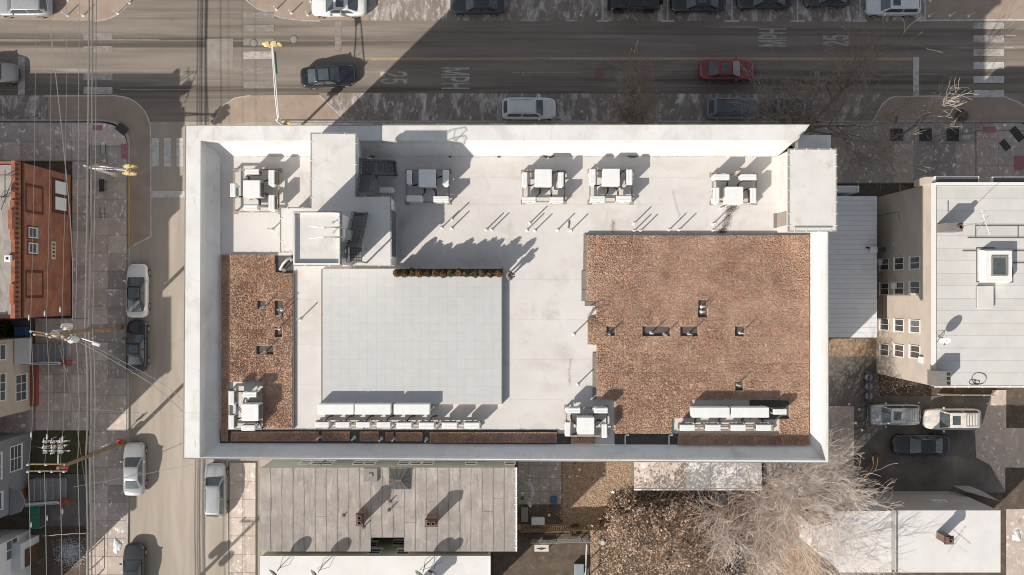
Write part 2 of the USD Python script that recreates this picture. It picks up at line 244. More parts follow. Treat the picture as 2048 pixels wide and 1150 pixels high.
K["coat"] = [mat(f"silver_coated_roofing_{n}", [(.3, tuple(x * .94 for x in c)), (.7, tuple(x * 1.05 for x in c))], .8, .6, (.06, 30), (.15, 30, .01), stains=[((.36, .355, .345), .8, .62, .9, (.5, 2, 1))]) for n, c in (("a", (.43, .425, .415)), ("b", (.415, .41, .40)), ("c", (.44, .435, .43)))]
K["seamtar"] = mat("weathered_seam", [(.17, .155, .14), (.24, .22, .2)], 3, .95, (.3, 20)); K["tar"] = plain("tar_seam", (.13, .12, .11), .9); K["tin"] = mat("white_painted_tin", [(.3, (.60, .61, .63)), (.7, (.68, .69, .71))], .8, .5, (.06, 20), (.1, 10, .01), stains=[((.12, .11, .10), 1.0, .69, .76, (.5, 3.5, 1))])
K["whiteroof"] = mat("white_coated_roof", [(.3, (.60, .58, .565)), (.7, (.68, .665, .65))], .5, .6, (.04, 25), (.1, 8, .01), stains=[((.47, .43, .39), 1.0, .6, .9, (1, 1, 1)), ((.33, .29, .25), 1.6, .72, .9, (.5, 1, 1))])
K["stoop"] = plain("grey_stone_step", (.24, .24, .25), .8); K["redmasonry"] = plain("red_masonry", (.30, .075, .05), .8); K["door"] = plain("red_brown_door", (.24, .075, .035), .6)
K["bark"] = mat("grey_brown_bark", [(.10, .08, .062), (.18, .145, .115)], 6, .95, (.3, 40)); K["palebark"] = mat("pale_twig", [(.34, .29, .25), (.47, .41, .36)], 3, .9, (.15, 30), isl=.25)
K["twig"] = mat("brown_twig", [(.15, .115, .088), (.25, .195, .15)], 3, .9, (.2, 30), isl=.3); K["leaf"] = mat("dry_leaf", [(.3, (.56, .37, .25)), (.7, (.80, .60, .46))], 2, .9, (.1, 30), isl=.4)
K["shrub"] = [mat(f"shrub_{n}", [(.3, tuple(x * .6 for x in c)), (.7, c)], 5, .9, (.2, 30), isl=.5) for n, c in (("rust", (.34, .19, .085)), ("olive", (.24, .20, .10)), ("brown", (.29, .185, .09)))]; K["planter"] = plain("grey_planter", (.10, .10, .105), .6)
K["bluebin"] = plain("blue_plastic", (.03, .09, .22), .5); K["greenbin"] = plain("green_plastic", (.02, .15, .09), .5); K["bluelid"] = plain("blue_grey_lid", (.22, .26, .30), .5)
K["snow"] = mat("old_snow", [(.55, .57, .6), (.7, .72, .75)], 4, .8, (.1, 20)); K["cloth"] = plain("grey_coat", (.19, .165, .15), .9); K["hair"] = plain("dark_hair", (.03, .022, .018), .8); K["skin"] = plain("skin", (.45, .28, .2), .6); K["jeans"] = plain("dark_trousers", (.04, .045, .06), .9)
K["iron"] = plain("cast_iron", (.11, .10, .09), .7); K["tarp"] = plain("silver_tarp", (.5, .5, .5), .4)
# ------------------------------------------------------------------ ground, roads, pavements
def sheet_px(name, pts, z, m): return struct(name, MB().sheet([P2(*p) for p in pts], z), m)
def marking(name, pts, z, m): return struct(name, MB().sheet([P2(*p) for p in pts], z), m)
def rect(x0, y0, x1, y1): return [(x0, y0), (x1, y0), (x1, y1), (x0, y1)]
struct("ground", MB().sheet([(-400, -400), (400, -400), (400, 400), (-400, 400)], -.02), K["soil"])
sheet_px("road", [(-900, -260), (2900, -260), (2900, 243), (-900, 243)], 0.0, K["road"])
sheet_px("side_street", [(244, 243.3), (620, 243.3), (620, 1900), (244, 1900)], 0.0, K["street"])
# salt crusted parking lanes
sheet_px("parking_lane", [(640, 186), (1765, 188), (1700, 242), (600, 242)], .004, K["lane"])
sheet_px("parking_lane", [(735, -30), (1850, -30), (1850, 43), (735, 41)], .004, K["lane"])
sheet_px("parking_lane", [(-40, 191), (95, 191), (95, 240), (-40, 240)], .004, K["lane"])
# painted bump outs
def arc(cx, cy, r, a0, a1, n=10): return [(cx + r * math.cos(math.radians(a0 + (a1 - a0) * i / n)), cy - r * math.sin(math.radians(a0 + (a1 - a0) * i / n))) for i in range(n + 1)]
west_bump = [(96, 240), (96, 191)] + arc(232, 261, 70, 90, 0) + [(302, 473), (265, 492), (259, 492), (259, 300)] + arc(212, 288, 46, 0, 80)
sheet_px("painted_bump_out", west_bump, .005, K["tanpave"])
nw_bump = [(-40, -30), (-40, 38)] + [(190, 42)] + arc(190, -40, 82, 270, 350, 8) + [(272, -30)]
sheet_px("painted_bump_out", nw_bump, .005, K["tanpave"])
nec_bump = [(470, -30), (512, 15), (560, 34), (600, 40), (735, 41), (735, -30)]
sheet_px("painted_bump_out", nec_bump, .005, K["tanpave"])
sw_corner = [(425, 250), (445, 212), (470, 196), (500, 191), (548, 190), (640, 190), (686, 232), (690, 243), (520, 243)]
sheet_px("painted_bump_out", sw_corner, .0075, K["tanpave"])
e_bump = [(1745, 243), (1765, 208), (1778, 197), (1790, 193), (2012, 193), (2040, 205), (2060, 220), (2110, 260), (2110, 243)]
sheet_px("painted_bump_out", [(1745, 243), (1765, 208), (1778, 197), (1790, 193), (2012, 193), (2040, 205), (2062, 222), (2082, 243)], .008, K["tanpave"])
sheet_px("painted_bump_out", [(1850, -30), (1850, 39), (2150, 39), (2150, -30)], .005, K["tanpave"])
for p in ([(411, 78), (466, 77), (467, 138), (412, 137)],): sheet_px("asphalt_patch", p, .008, K["patch"])
def line(name, pts, w, z, m, dx=True):
    mb = MB()
    for (a, b) in zip(pts[:-1], pts[1:]):
        A, B = P(*a), P(*b); t = (B - A) / np.linalg.norm(B - A); n = np.array([-t[1], t[0], 0]) * w / 2; A = A - t * w * .15; B = B + t * w * .15
        for v in (A, B): v[2] = z
        mb.add([A + n, A - n, B - n, B + n], [[0, 1, 2, 3]])
        z += .0004
    return struct(name, mb, m)
line("edge_line", [(89, 192), (232, 191)] + arc(232, 261, 69, 88, 2, 8) + [(302, 473), (266, 491)], .11, .012, K["mark"])
line("edge_line", [(190, 43)] + arc(190, -40, 82, 272, 340, 6), .11, .012, K["faded"])
line("edge_line", [(480, -10), (512, 16), (560, 35), (600, 41), (640, 42)], .11, .012, K["faded"])
line("edge_line", [(424, 249), (445, 212), (470, 196), (500, 191)], .11, .012, K["faded"])
line("edge_line", [(640, 192), (688, 238)], .14, .012, K["faded"])
line("edge_line", [(1745, 243), (1765, 208), (1778, 197), (1790, 193), (1894, 193)], .11, .012, K["mark"])
line("edge_line", [(1914, 193), (2008, 193), (2040, 206), (2064, 224)], .13, .012, K["mark"])
line("edge_line", [(1833, 41), (2140, 39)], .13, .012, K["mark"])
for x, w in ((1205, 1.0), (1335, 1.2), (1464, 1.3), (1595, 1.2), (1720, 1.2), (1850, .1)):
    line("parking_marking", [(x, -30), (x, 40)], .12, .011, K["mark"])
    if w > .5: line("parking_marking", [(x - 11 * w, 42), (x + 11 * w, 42)], .14, .0125, K["mark"])
for x0, x1 in ((1042, 1072), (1131, 1150)): line("parking_marking", [(x0, 41), (x1, 41)], .14, .0125, K["faded"])
line("centre_line", [(728, 116.5), (1100, 116.5)], .11, .009, K["yellow"]); line("centre_line", [(740, 119.5), (1060, 119.5)], .08, .009, K["yellow"])
line("centre_line", [(1100, 117), (1824, 118)], .26, .009, K["yellow"])
for y, x0, x1, m in ((80, -60, 318, "faded"), (81, 549, 1960, "ghost"), (80.5, 318, 549, "ghost"), (179, 240, 380, "faded"), (175, 512, 600, "ghost"), (145, 1024, 1160, "faded"), (95, 2010, 2026, "mark"), (70.5, 2010, 2032, "mark"), (191, 1838, 1880, "mark")): line("thin_line", [(x0, y), (x1, y)], .045, .0135, K[m])
for y0, y1 in ((45, 58), (71, 85), (98, 112), (124, 138), (152, 166), (180, 192)): marking("crosswalk_bar", rect(1947, y0, 2008, y1), .0145, K["mark" if y0 > 110 else "faded"])
for y0, y1, m in ((24, 37, "ghost"), (50, 63, "ghost"), (77, 91, "ghost"), (103, 118, "faded"), (135, 148, "ghost"), (163, 176, "ghost")): marking("crosswalk_bar", rect(487, y0, 548, y1), .0145, K[m])
for y0, y1 in ((66, 79), (92, 105), (147, 160), (174, 188)): marking("crosswalk_bar", rect(167, y0, 225, y1), .0145, K["faded" if y0 > 120 else "ghost"])
for x0, x1 in ((303, 318), (328, 342), (353, 367), (378, 392), (403, 417), (428, 442)): marking("crosswalk_bar", rect(x0, 276, x1, 333), .0145, K["mark"])
for r, m in ((rect(1826, 114, 1838, 192), "mark"), (rect(36, 113, 50, 190), "faded"), (rect(670, 42, 683, 105), "ghost"), (rect(303, 382, 372, 395), "mark"), (rect(1628, 142, 1640, 160), "ghost")): marking("stop_line", r, .0145, K[m])
marking("red_spot", [(1198 + 10.5 * math.cos(a), 148 + 10 * math.sin(a)) for a in np.linspace(0, 2 * math.pi, 24, endpoint=False)], .0145, K["redspot"])
def word(text, x0, y0, x1, y1, east):
    m = meshkit.text_mesh(text, 1.0, .001, True); v = np.array(m.vertices); b0, b1 = v.min(0), v.max(0); t = (v - b0) / (b1 - b0)
    A, B = P(x0, y1), P(x1, y0); W = B - A
    q = np.c_[A[0] + (t[:, 1] if east else 1 - t[:, 1]) * W[0], A[1] + ((1 - t[:, 0]) if east else t[:, 0]) * W[1], .0145 + t[:, 2] * .0006]
    struct("road_lettering", MB().add(q, m.faces), K["faded"])
word("MPH", 883, 135, 939, 178, True); word("25", 760, 143, 815, 168, True); word("MPH", 1517, 57, 1572, 93, False); word("25", 1645, 70, 1698, 92, False)

# kerbs and pavements
def kerb(pts, w=.16, h=.125, m="kerb", name="kerb"):
    g = [np.array(P2(*p)) for p in pts]; L, R = [], []
    for i, p in enumerate(g):
        t = g[min(i + 1, len(g) - 1)] - g[max(i - 1, 0)]; t /= np.linalg.norm(t); n = np.array([-t[1], t[0]]); L.append(p + n * w / 2); R.append(p - n * w / 2)
    return struct(name, MB().prism(Polygon(L + R[::-1]), -.02, h), K[m])
kerb([(-100, 241), (205, 241)] + arc(212, 288, 46, 84, 4, 7) + [(258, 300), (258, 345)]); kerb([(258, 346), (258, 494)], m="ykerb"); kerb([(258, 495), (257, 640), (256, 1000), (252, 1300)])
kerb([(2100, 262), (2060, 243.5), (1640, 243.5)]); kerb([(1630, 243.5), (560, 243.5)]); kerb([(455, 920), (457, 1300)])
def slabs(name, x0, y0, x1, y1, nx, ny, top=.13, mats=(0, 0, 1, 1, 2, 3), keep=None, gap=.010, var=.006):
    A, B = P(x0, y1), P(x1, y0); nm = struct(name, MB().box(A[0] - .05, B[0] + .05, A[1] - .05, B[1] + .05, -.01, top - .035), K["joint"])
    for i in range(nx):
        for j in range(ny):
            a, b = A[0] + (B[0] - A[0]) * i / nx, A[0] + (B[0] - A[0]) * (i + 1) / nx; c, d = A[1] + (B[1] - A[1]) * j / ny, A[1] + (B[1] - A[1]) * (j + 1) / ny
            if keep and not keep((a + b) / 2, (c + d) / 2): continue
            MB().cbox(a + gap, b - gap, c + gap, d - gap, top - .04, top + rng.uniform(-var, var), .012).build("slab", K["concrete"][rng.choice(mats)], nm)
    return nm
slabs("west_pavement", 180, 293, 254, 1290, 2, 28)
slabs("west_pavement", -60, 246, 179, 322, 7, 2, mats=(0, 1, 1, 2))
slabs("west_pavement", 146, 323, 179, 636, 1, 9, mats=(1, 0, 2, 2))
slabs("west_pavement", 72, 637, 179, 860, 3, 6, top=.125, mats=(0, 1, 2, 2))
sheet_px("west_corner_pavement", [(180, 246), (205, 246)] + arc(212, 291, 43, 84, 4, 7) + [(254, 292), (180, 292)], .128, K["concrete"][2])
slabs("east_pavement", 460, 925, 512, 1290, 2, 10, mats=(0, 2, 2, 1))
slabs("north_pavement", 560, 246, 1618, 330, 28, 2)
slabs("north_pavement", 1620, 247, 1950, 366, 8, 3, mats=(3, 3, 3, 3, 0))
slabs("north_pavement", 1951, 262, 2130, 366, 4, 3, mats=(0, 1, 3))
sheet_px("north_corner_pavement", [(1951, 247), (2040, 247), (2075, 261), (1951, 261)], .128, K["concrete"][1])
for r in (rect(186, 251, 206, 261),): marking("tactile_paving", r, .1345, K["pink"])
marking("tactile_paving", rect(243, 288, 257, 318), .1345, K["pink"]); marking("tactile_paving", rect(1963, 254, 1990, 266), .1345, K["pink"]); marking("tactile_paving", rect(2026, 312, 2046, 340), .1445, K["pink"])
for x, lab in ((1793, "leftmost"), (1851, "middle"), (1905, "rightmost")):
    c = P(x, 270, .13); t = thing("tree_pit", f"{lab} of the three dark square tree pits in the shaded pavement", "tree pit", c)
    MB().box(c[0] - .58, c[0] + .58, c[1] - .58, c[1] + .58, .141, .146).build("soil", K["fleece"], t)
    fr = MB()
    for s in (-1, 1): fr.box(c[0] + s * .62 - .05, c[0] + s * .62 + .05, c[1] - .67, c[1] + .67, .12, .17); fr.box(c[0] - .565, c[0] + .565, c[1] + s * .62 - .05, c[1] + s * .62 + .05, .12, .168)
    fr.build("rim", K["concrete"][3], t)
# yards and drives
sheet_px("driveway", [(1600, 640), (1745, 640), (1760, 792), (2000, 792), (2150, 792), (2150, 985), (1580, 985)], .012, K["drive"])
sheet_px("driveway_apron", [(1645, 660), (1752, 660), (1752, 713), (1645, 713)], .02, K["leafsoil"])
sheet_px("concrete_yard", [(1950, 862), (1965, 845), (1978, 800), (1985, 780), (2150, 780), (2150, 1300), (2012, 1300), (2012, 985), (1980, 930), (1952, 915)], .024, K["concrete"][0])
sheet_px("earth_strip", [(2012, 775), (2060, 775), (2060, 856), (2012, 856)], .03, K["soil"]); sheet_px("earth_strip", [(2010, 935), (2060, 935), (2060, 1018), (2010, 1018)], .03, K["soil"])
sheet_px("concrete_path", [(1655, 812), (1708, 812), (1708, 985), (1600, 985), (1600, 900)], .026, K["concrete"][0])
sheet_px("back_yard", [(1030, 760), (1600, 760), (1560, 985), (1640, 1000), (1640, 1400), (1180, 1400), (1180, 1060), (1030, 1060)], .01, K["leafsoil"])
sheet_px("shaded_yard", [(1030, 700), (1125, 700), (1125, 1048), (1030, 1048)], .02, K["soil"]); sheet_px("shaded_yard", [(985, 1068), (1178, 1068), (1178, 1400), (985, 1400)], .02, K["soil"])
sheet_px("shaded_soil", [(1225, 985), (1300, 960), (1425, 985), (1440, 1180), (1195, 1180), (1200, 1040)], .018, K["soil"])  # dark patch: shade under the brown-leaf tree, put into the ground colour
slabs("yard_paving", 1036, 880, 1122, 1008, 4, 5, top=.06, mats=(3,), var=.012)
sheet_px("front_yard", [(66, 862), (196, 862), (196, 946), (66, 946)], .10, K["lawn"]); sheet_px("front_yard", [(60, 948), (192, 948), (192, 1052), (60, 1052)], .09, K["drive"]); sheet_px("front_yard", [(64, 1060), (188, 1060), (188, 1190), (64, 1190)], .1, K["soil"])
sheet_px("alley", [(-200, 628), (72, 628), (72, 690), (-200, 690)], .02, K["drive"]); sheet_px("alley", [(-200, 812), (70, 812), (70, 880), (-200, 880)], .022, K["concrete"][1]); sheet_px("alley", [(-200, 1006), (66, 1006), (66, 1062), (-200, 1062)], .02, K["soil"])
# ------------------------------------------------------------------ the white roofed building
ZR, ZP, ZB, ZC, ZG = 17.1, 18.67, 20.0, 24.2, 19.9
bld = thing("apartment_building", "large building with white flat roof and high white parapet filling the middle of the picture", "building", (0, 0, 0))
wallpx = [(404, 284), (1600, 281), (1655, 330), (1652, 920), (404, 912)]
MB().prism([P2(*p, ZP) for p in wallpx], -.02, ZR - .3).build("wall", K["mainwall"], bld)
base = [(392, 313), (1560, 312), (1620, 330), (1622, 886), (396, 886)]
roofsheet = MB().sheet([P2(*p, ZR) for p in [(385, 305), (1580, 303), (1640, 330), (1640, 905), (385, 900)]], ZR); roofsheet.build("roof", K["membrane"], bld)
MB().sheet([P2(*p, ZR - .25) for p in [(392, 265), (1600, 265), (1600, 300), (1632, 300), (1632, 902), (392, 902)]], ZR - .3).build("roof_underside", K["mainwall"], bld)
def parapet(o0, o1, i0, i1, b0, b1, label, over):
    A = lambda p, z: P(*p, z)
    pr = [(0, 0), (.012, .03), (.03, .50), (.07, .57), (.97, .985), (1.0, 1.0)]        # run, drop: upright kerb, then a cant at about 45 degrees
    def ring(o, i, b, other):
        O, I, B = A(o, ZP), A(i, ZP), A(b, ZR)
        r = [np.array([*O[:2], ZP - over]), O + np.array([0, 0, -.03]), O]
        return r + [np.array([*(I[:2] + (B[:2] - I[:2]) * t), ZP + (ZR + .006 - ZP) * d]) for t, d in pr]
    R0, R1 = ring(o0, i0, b0, 0), ring(o1, i1, b1, 0)
    m = MB(); n = len(R0); L = [[R0[k], R1[k]] for k in range(n)]
    m.add(np.array(L).reshape(-1, 3), [[2 * k, 2 * k + 1, 2 * k + 3, 2 * k + 2] for k in range(n - 1)])
    m.add([R0[0], R1[0], np.array([*A(i1, ZP)[:2], ZP - over]), np.array([*A(i0, ZP)[:2], ZP - over])], [[3, 2, 1, 0]])
    p = m.build("parapet", K["cap"], bld, smooth=25, label=label)
    ed = MB(); a, b = R0[2], R1[2]; ed.obox(a - [0, 0, .035], b - [0, 0, .035], .05, .11); ed.build("metal_edge", K["fascia"], p)
    L = np.linalg.norm(b - a)
    for k in range(1, int(L / 3.05)):
        q0, q1 = a + (b - a) * (k * 3.05 / L), A(i0, ZP) + (A(i1, ZP) - A(i0, ZP)) * (k * 3.05 / L); MB().obox(q0 + [0, 0, .002], q1 + [0, 0, .002], .03, .006).build("coping_joint", K["bulk"], p)
    return p
NW, SW, SE = ((371, 251), (401, 281), (430, 308)), ((367, 917), (399, 915), (440, 886)), ((1657, 926), (1652, 921), (1617, 890))
NE, EN = ((1620, 249), (1596, 280), (1560, 311)), ((1656, 440), (1651, 440), (1618, 440))
par_w = parapet(SW[0], NW[0], SW[1], NW[1], SW[2], (440, 312), "wide white parapet on the street corner side", .75)
par_n = parapet(NW[0], NE[0], NW[1], NE[1], (440, 312), NE[2], "wide white parapet along the main road", .75)
par_e = parapet(EN[0], SE[0], EN[1], SE[1], EN[2], SE[2], "white parapet beside the lower roofs", .4)
par_s = parapet(SE[0], SW[0], SE[1], SW[1], SE[2], SW[2], "grey shaded white parapet along the back yards", .4)
pts = [(1596, 270), (1662, 270), (1662, 320), (1596, 320)]
MB().prism([P2(*p, 18.45) for p in pts], 17.8, 18.45).build("ledge", K["cap"], bld)
def bulkhead(name, pts, z, label, z0=ZR - .02, wallmat="cap", lip=.0, fasc=.16, cut=None, clips=1.1):
    poly = Polygon([P2(*p, z) for p in pts]); poly = poly if poly.exterior.is_ccw else Polygon(list(poly.exterior.coords)[::-1])
    w = MB().prism(poly.buffer(-.10, join_style=2), z0, z - .06).build(name, K[wallmat], bld, label=label)
    MB().prism(poly.buffer(-.075, join_style=2), z - .06, z).build("roof_cap", K["bulk"], w)
    c = list(poly.exterior.coords); f, cl = MB(), MB()
    for a, b in zip(c[:-1], c[1:]):
        a, b = np.array(a), np.array(b); t = (b - a) / np.linalg.norm(b - a); n = np.array([t[1], -t[0]])
        f.obox([*(a - n * .03 - t * .0), z - fasc / 2 + .012], [*(b - n * .03 - t * .06), z - fasc / 2 + .012], .06, fasc)
        L = np.linalg.norm(b - a); k = max(2, int(L / clips))
        if clips:
            for i in range(k):
                q = a + t * L * (i + .5) / k; cl.obox([*(q - n * .14), z + .018], [*(q + n * .015), z + .018], .05, .03)
    f.build("fascia", K["fascia"], w)
    if cl.n: cl.build("clip", K["clip"], w)
    return w, poly
bulkA = [(621, 265), (713, 266), (713, 392), (782, 391), (784, 533), (683, 532), (683, 525), (587, 525), (587, 505), (560, 505), (560, 414), (621, 414)]
bA, pA = bulkhead("stair_bulkhead", bulkA, ZB, "L shaped white roofed stair bulkhead")
# upper lift housing with a raised rim
Cpx = [(586, 423), (683, 423), (683, 532), (586, 532)]
bC, pC = bulkhead("lift_bulkhead", Cpx, ZC - .25, "square white lift bulkhead standing highest on the roof", z0=ZB + .01, clips=1.6, fasc=.3)
rim = Polygon(pC.exterior.coords).buffer(-.07, join_style=2)
MB().prism(rim.difference(Polygon([P2(589, 426, ZC), P2(677, 426, ZC), P2(677, 526, ZC), P2(589, 526, ZC)])), ZC - .255, ZC).build("rim", K["cap"], bC)
a = P(684, 0, ZC); xw = a[0] - .16
dr = MB(); dr.box(xw + .06, xw + .11, P(0, 527, ZB)[1] + .25, P(0, 527, ZB)[1] + 1.2, 21.9, 24.0 - .1); dr.build("door", K["steelgrey"], bC)
dp = MB(); y0 = P(0, 520, ZB)[1]; dp.box(xw + .115, xw + .135, y0 + .35, y0 + .55, 22.6, 23.0); dp.build("door_sign", K["clip"], bC)
xe = P(782, 0, ZB)[0] - .07
wn = MB(); wn.box(xe + .0, xe + .03, P(0, 515, ZR)[1], P(0, 425, ZR)[1], ZR + .15, ZR + 2.3); wn.build("door", K["darkglass"], bA, label="dark glazed door facing the roof")
gpx = [(1577, 297), (1674, 297), (1674, 463), (1577, 463)]
bG, pG = bulkhead("stair_tower", gpx, ZG, "white roofed stair tower at the side of the roof", z0=-.02, wallmat="bulk", fasc=.22, clips=.7)
MB().box(P(1589, 0, ZG)[0], P(1664, 0, ZG)[0], P(0, 455.5, ZG)[1], P(0, 453, ZG)[1], ZG, ZG + .05).build("seam", K["fascia"], bG)
dd = MB(); gx = P(1577, 0, ZG)[0]; dd.box(gx + .06, gx + .11, P(0, 455, ZR)[1], P(0, 428, ZR)[1], ZR + .1, ZR + 2.1); dd.build("door", K["stand"], bG)
mt = MB(); mt.box(P(1547, 0, ZR)[0], P(1562, 0, ZR)[0], P(0, 456, ZR)[1], P(0, 428, ZR)[1], ZR + .01, ZR + .05); mt.build("door_mat", K["edging"], bG)
# scuppers in the north parapet foot
for x, w in ((1098, 26), (1265, 24), (745, 11), (900, 7), (998, 10)):
    c = P(x, 312, ZR); h = w / 58.5
    m = MB(); m.poly([c + [-h, .02, .012], c + [-h * .55, -.11, .012], c + [h * .35, -.13, .012], c + [h * .8, -.05, .012], c + [h, .03, .012], c + [h * .5, .05, .012], c + [-h * .6, .06, .012]]); m.build("roof_drain_stain", K["tar"], bld)

# ------------------------------------------------------------------ terrace of pale pavers
ZD = 17.5
A, B = P(645, 808, ZD), P(1003, 538, ZD); nx, ny = 20, 15
ter = thing("roof_terrace", "raised square terrace of pale grey pavers in the middle of the white roof", "terrace", (A[0], A[1], ZR))
sk = MB(); sk.box(A[0] - .02, B[0] + .02, A[1] - .02, B[1] + .02, ZR + .012, ZD - .014); sk.build("frame", K["concrete"][2], ter)
for i in range(nx):
    for j in range(ny):
        a, b = A[0] + (B[0] - A[0]) * i / nx, A[0] + (B[0] - A[0]) * (i + 1) / nx; c, d = A[1] + (B[1] - A[1]) * j / ny, A[1] + (B[1] - A[1]) * (j + 1) / ny
        MB().cbox(a + .0016, b - .0016, c + .0016, d - .0016, ZD - .03, ZD + rng.uniform(-.001, .001), .0018).build("paver", K["paver"][rng.choice((0, 0, 1, 1, 2))], ter)
tr = MB(); tr.box(B[0] + .03, B[0] + .09, A[1], B[1] + .1, ZR + .012, ZD + .02); tr.build("edge_rail", K["steelgrey"], ter)
tr = MB(); tr.box(A[0] - .09, A[0] - .03, A[1], B[1], ZR + .012, ZD + .01); tr.build("edge_rail", K["edging"], ter)

# ------------------------------------------------------------------ green roofs: trays of brown sedum
ZS, TR = 17.3, .63
def pxpoly(pts, z): return Polygon([P2(*p, z) for p in pts])
def rc(x0, y0, x1, y1): return pxpoly(rect(x0, y0, x1, y1), ZS)
def sedum(name, label, region, origin, tufts, singles=300):
    t = thing(name, label, "green roof", (*origin, ZR))
    x0, y0, x1, y1 = region.bounds; cells = []
    nxx, nyy = max(1, round((x1 - x0) / TR)), max(1, round((y1 - y0) / TR)); dx, dy = (x1 - x0) / nxx, (y1 - y0) / nyy
    for i in range(nxx):
        for j in range(nyy):
            c = region.intersection(sbox(x0 + i * dx + .006, y0 + j * dy + .006, x0 + (i + 1) * dx - .006, y0 + (j + 1) * dy - .006))
            for g in getattr(c, "geoms", [c]):
                if g.geom_type == "Polygon" and g.area > .04: cells.append(g)
    rest = MB(); cells.sort(key=lambda g: -g.area)
    big = set(range(0, len(cells))) if len(cells) <= singles else set(rng.sample(range(len(cells)), singles))
    for k, g in enumerate(cells):
        zt = ZS - .03 + rng.uniform(-.012, .012)
        m = MB().prism(g.buffer(-.002, join_style=2), ZR + .012, zt)
        if k in big: m.build("tray", K["sedum"][rng.choice((0, 0, 0, 1, 2, 2))], t)
        else: rest.add(*m.get())
    if rest.n: tag(rest.build("tray_field", K["sedum"][0], t), kind="stuff")
    # low dry tufts: little crossed tetrahedra
    n = int(region.area * tufts); pts = nr.uniform((x0, y0), (x1, y1), (int(n * (x1 - x0) * (y1 - y0) / region.area), 2))
    from shapely import contains_xy
    inn = contains_xy(region.buffer(-.03), pts[:, 0], pts[:, 1])
    cell = np.minimum((pts[:, 0] - x0) % dx, (pts[:, 1] - y0) % dy) > .035
    dens = meshkit.noise(np.c_[pts * 2.2, np.zeros(len(pts))], 3) > nr.uniform(-.6, .55, len(pts))
    pts = pts[inn & (cell | (nr.random(len(pts)) < .55)) & dens]; n = len(pts)
    r = nr.uniform(.016, .045, n); h = nr.uniform(.035, .11, n); a0 = nr.uniform(0, 6.28, n); V = []
    for k in range(4):
        an = a0 + k * 1.571; V.append(np.c_[pts[:, 0] + r * np.cos(an), pts[:, 1] + r * np.sin(an), np.full(n, ZS - .035)])
    tip = np.c_[pts + nr.uniform(-.035, .035, (n, 2)), ZS - .03 + h]; V.append(tip)
    v = np.stack(V, 1).reshape(-1, 3); b = np.arange(n)[:, None] * 5
    f = np.vstack([b + np.array([k, (k + 1) % 4, 4]) for k in range(4)])
    m = MB(); m.add(v, f); tag(m.build("sedum_tufts", K["tuft"], t), kind="stuff")
    return t
right = pxpoly([(1173, 470), (1619, 470), (1619, 891), (1356, 891), (1356, 870), (1343, 868), (1230, 868), (1230, 800), (1193, 800), (1193, 692), (1175, 690), (1175, 634), (1192, 634), (1192, 602), (1173, 602)], ZS)
for h in (rc(1213, 653, 1230, 671), rc(1286, 653, 1340, 672), rc(1361, 653, 1396, 672), rc(1471, 653, 1488, 672), rc(1397, 600, 1414, 634), rc(1471, 764, 1487, 781), rc(1381, 801, 1579, 838), rc(1344, 837, 1559, 868.5)): right = right.difference(h)
sedum("green_roof", "large brown sedum roof covering the right half of the white roof", right, P2(1173, 891, ZS), 430)
left = pxpoly([(441, 509), (550, 509), (550, 545), (585, 545), (585, 857), (525, 857), (525, 764), (455, 764), (455, 883), (441, 883)], ZS)
for h in (rc(514, 601, 531, 619), rc(549, 601, 566, 633), rc(549, 654, 564, 674), rc(512, 692, 547, 709)): left = left.difference(h)
sedum("green_roof", "narrow upright brown sedum roof beside the street corner parapet", left, P2(441, 883, ZS), 430)
strips = [(461, 863.5, 637, 883, "longest strip of sedum against the south parapet, left of the first pipe gap"), (643, 863.5, 699, 882, "short shaded sedum strip below the two leftmost units of the row"), (719, 863.5, 757, 883, "small shaded sedum strip under the third unit of the row"),
          (770, 864.5, 787, 883, "smallest square of shaded sedum between two pipes"), (791, 864.5, 845, 883, "shaded sedum strip under the fifth unit of the row"), (859, 864.5, 1114, 886, "long shaded sedum strip from the last row unit to the middle condensers"), (1142, 870, 1191, 887, "sedum patch beside the square cabinet at the south parapet")]
for x0, y0, x1, y1, lab in strips: sedum("sedum_strip", lab, rc(x0, y0, x1, y1), P2(x0, y1, ZS), 400)
ed = thing("roof_edging", "grey metal edging strip along the left side of the large sedum roof", "edging", P(1169, 600, ZR))
m = MB()
for x0, y0, x1, y1 in ((1167, 468, 1172.5, 502), (1166.5, 503, 1172.5, 541), (1163, 542, 1173, 578), (1163, 579, 1173, 602), (1169.5, 603, 1191, 612), (1185, 706, 1192.5, 799)):
    a, b = P(x0, y1, ZS - .1), P(x1, y0, ZS - .1); m.box(a[0], b[0] - .01, a[1], b[1], ZR + .012, ZS - .1)
m.build("strip", K["edging"], ed)
ed = thing("roof_edging", "dark metal edging along the top side of the large sedum roof", "edging", P(1396, 468, ZR)); a, b = P(1173, 469.5, ZS), P(1619, 467, ZS); MB().box(a[0], b[0], a[1], b[1], ZR + .012, ZS).build("strip", K["steelgrey"], ed)
ed = thing("roof_edging", "dark metal edging along the right side of the narrow sedum roof", "edging", P(587, 700, ZR)); a, b = P(585.5, 857, ZS), P(588, 545, ZS); MB().box(a[0], b[0], a[1], b[1], ZR + .012, ZS - .02).build("strip", K["steelgrey"], ed)
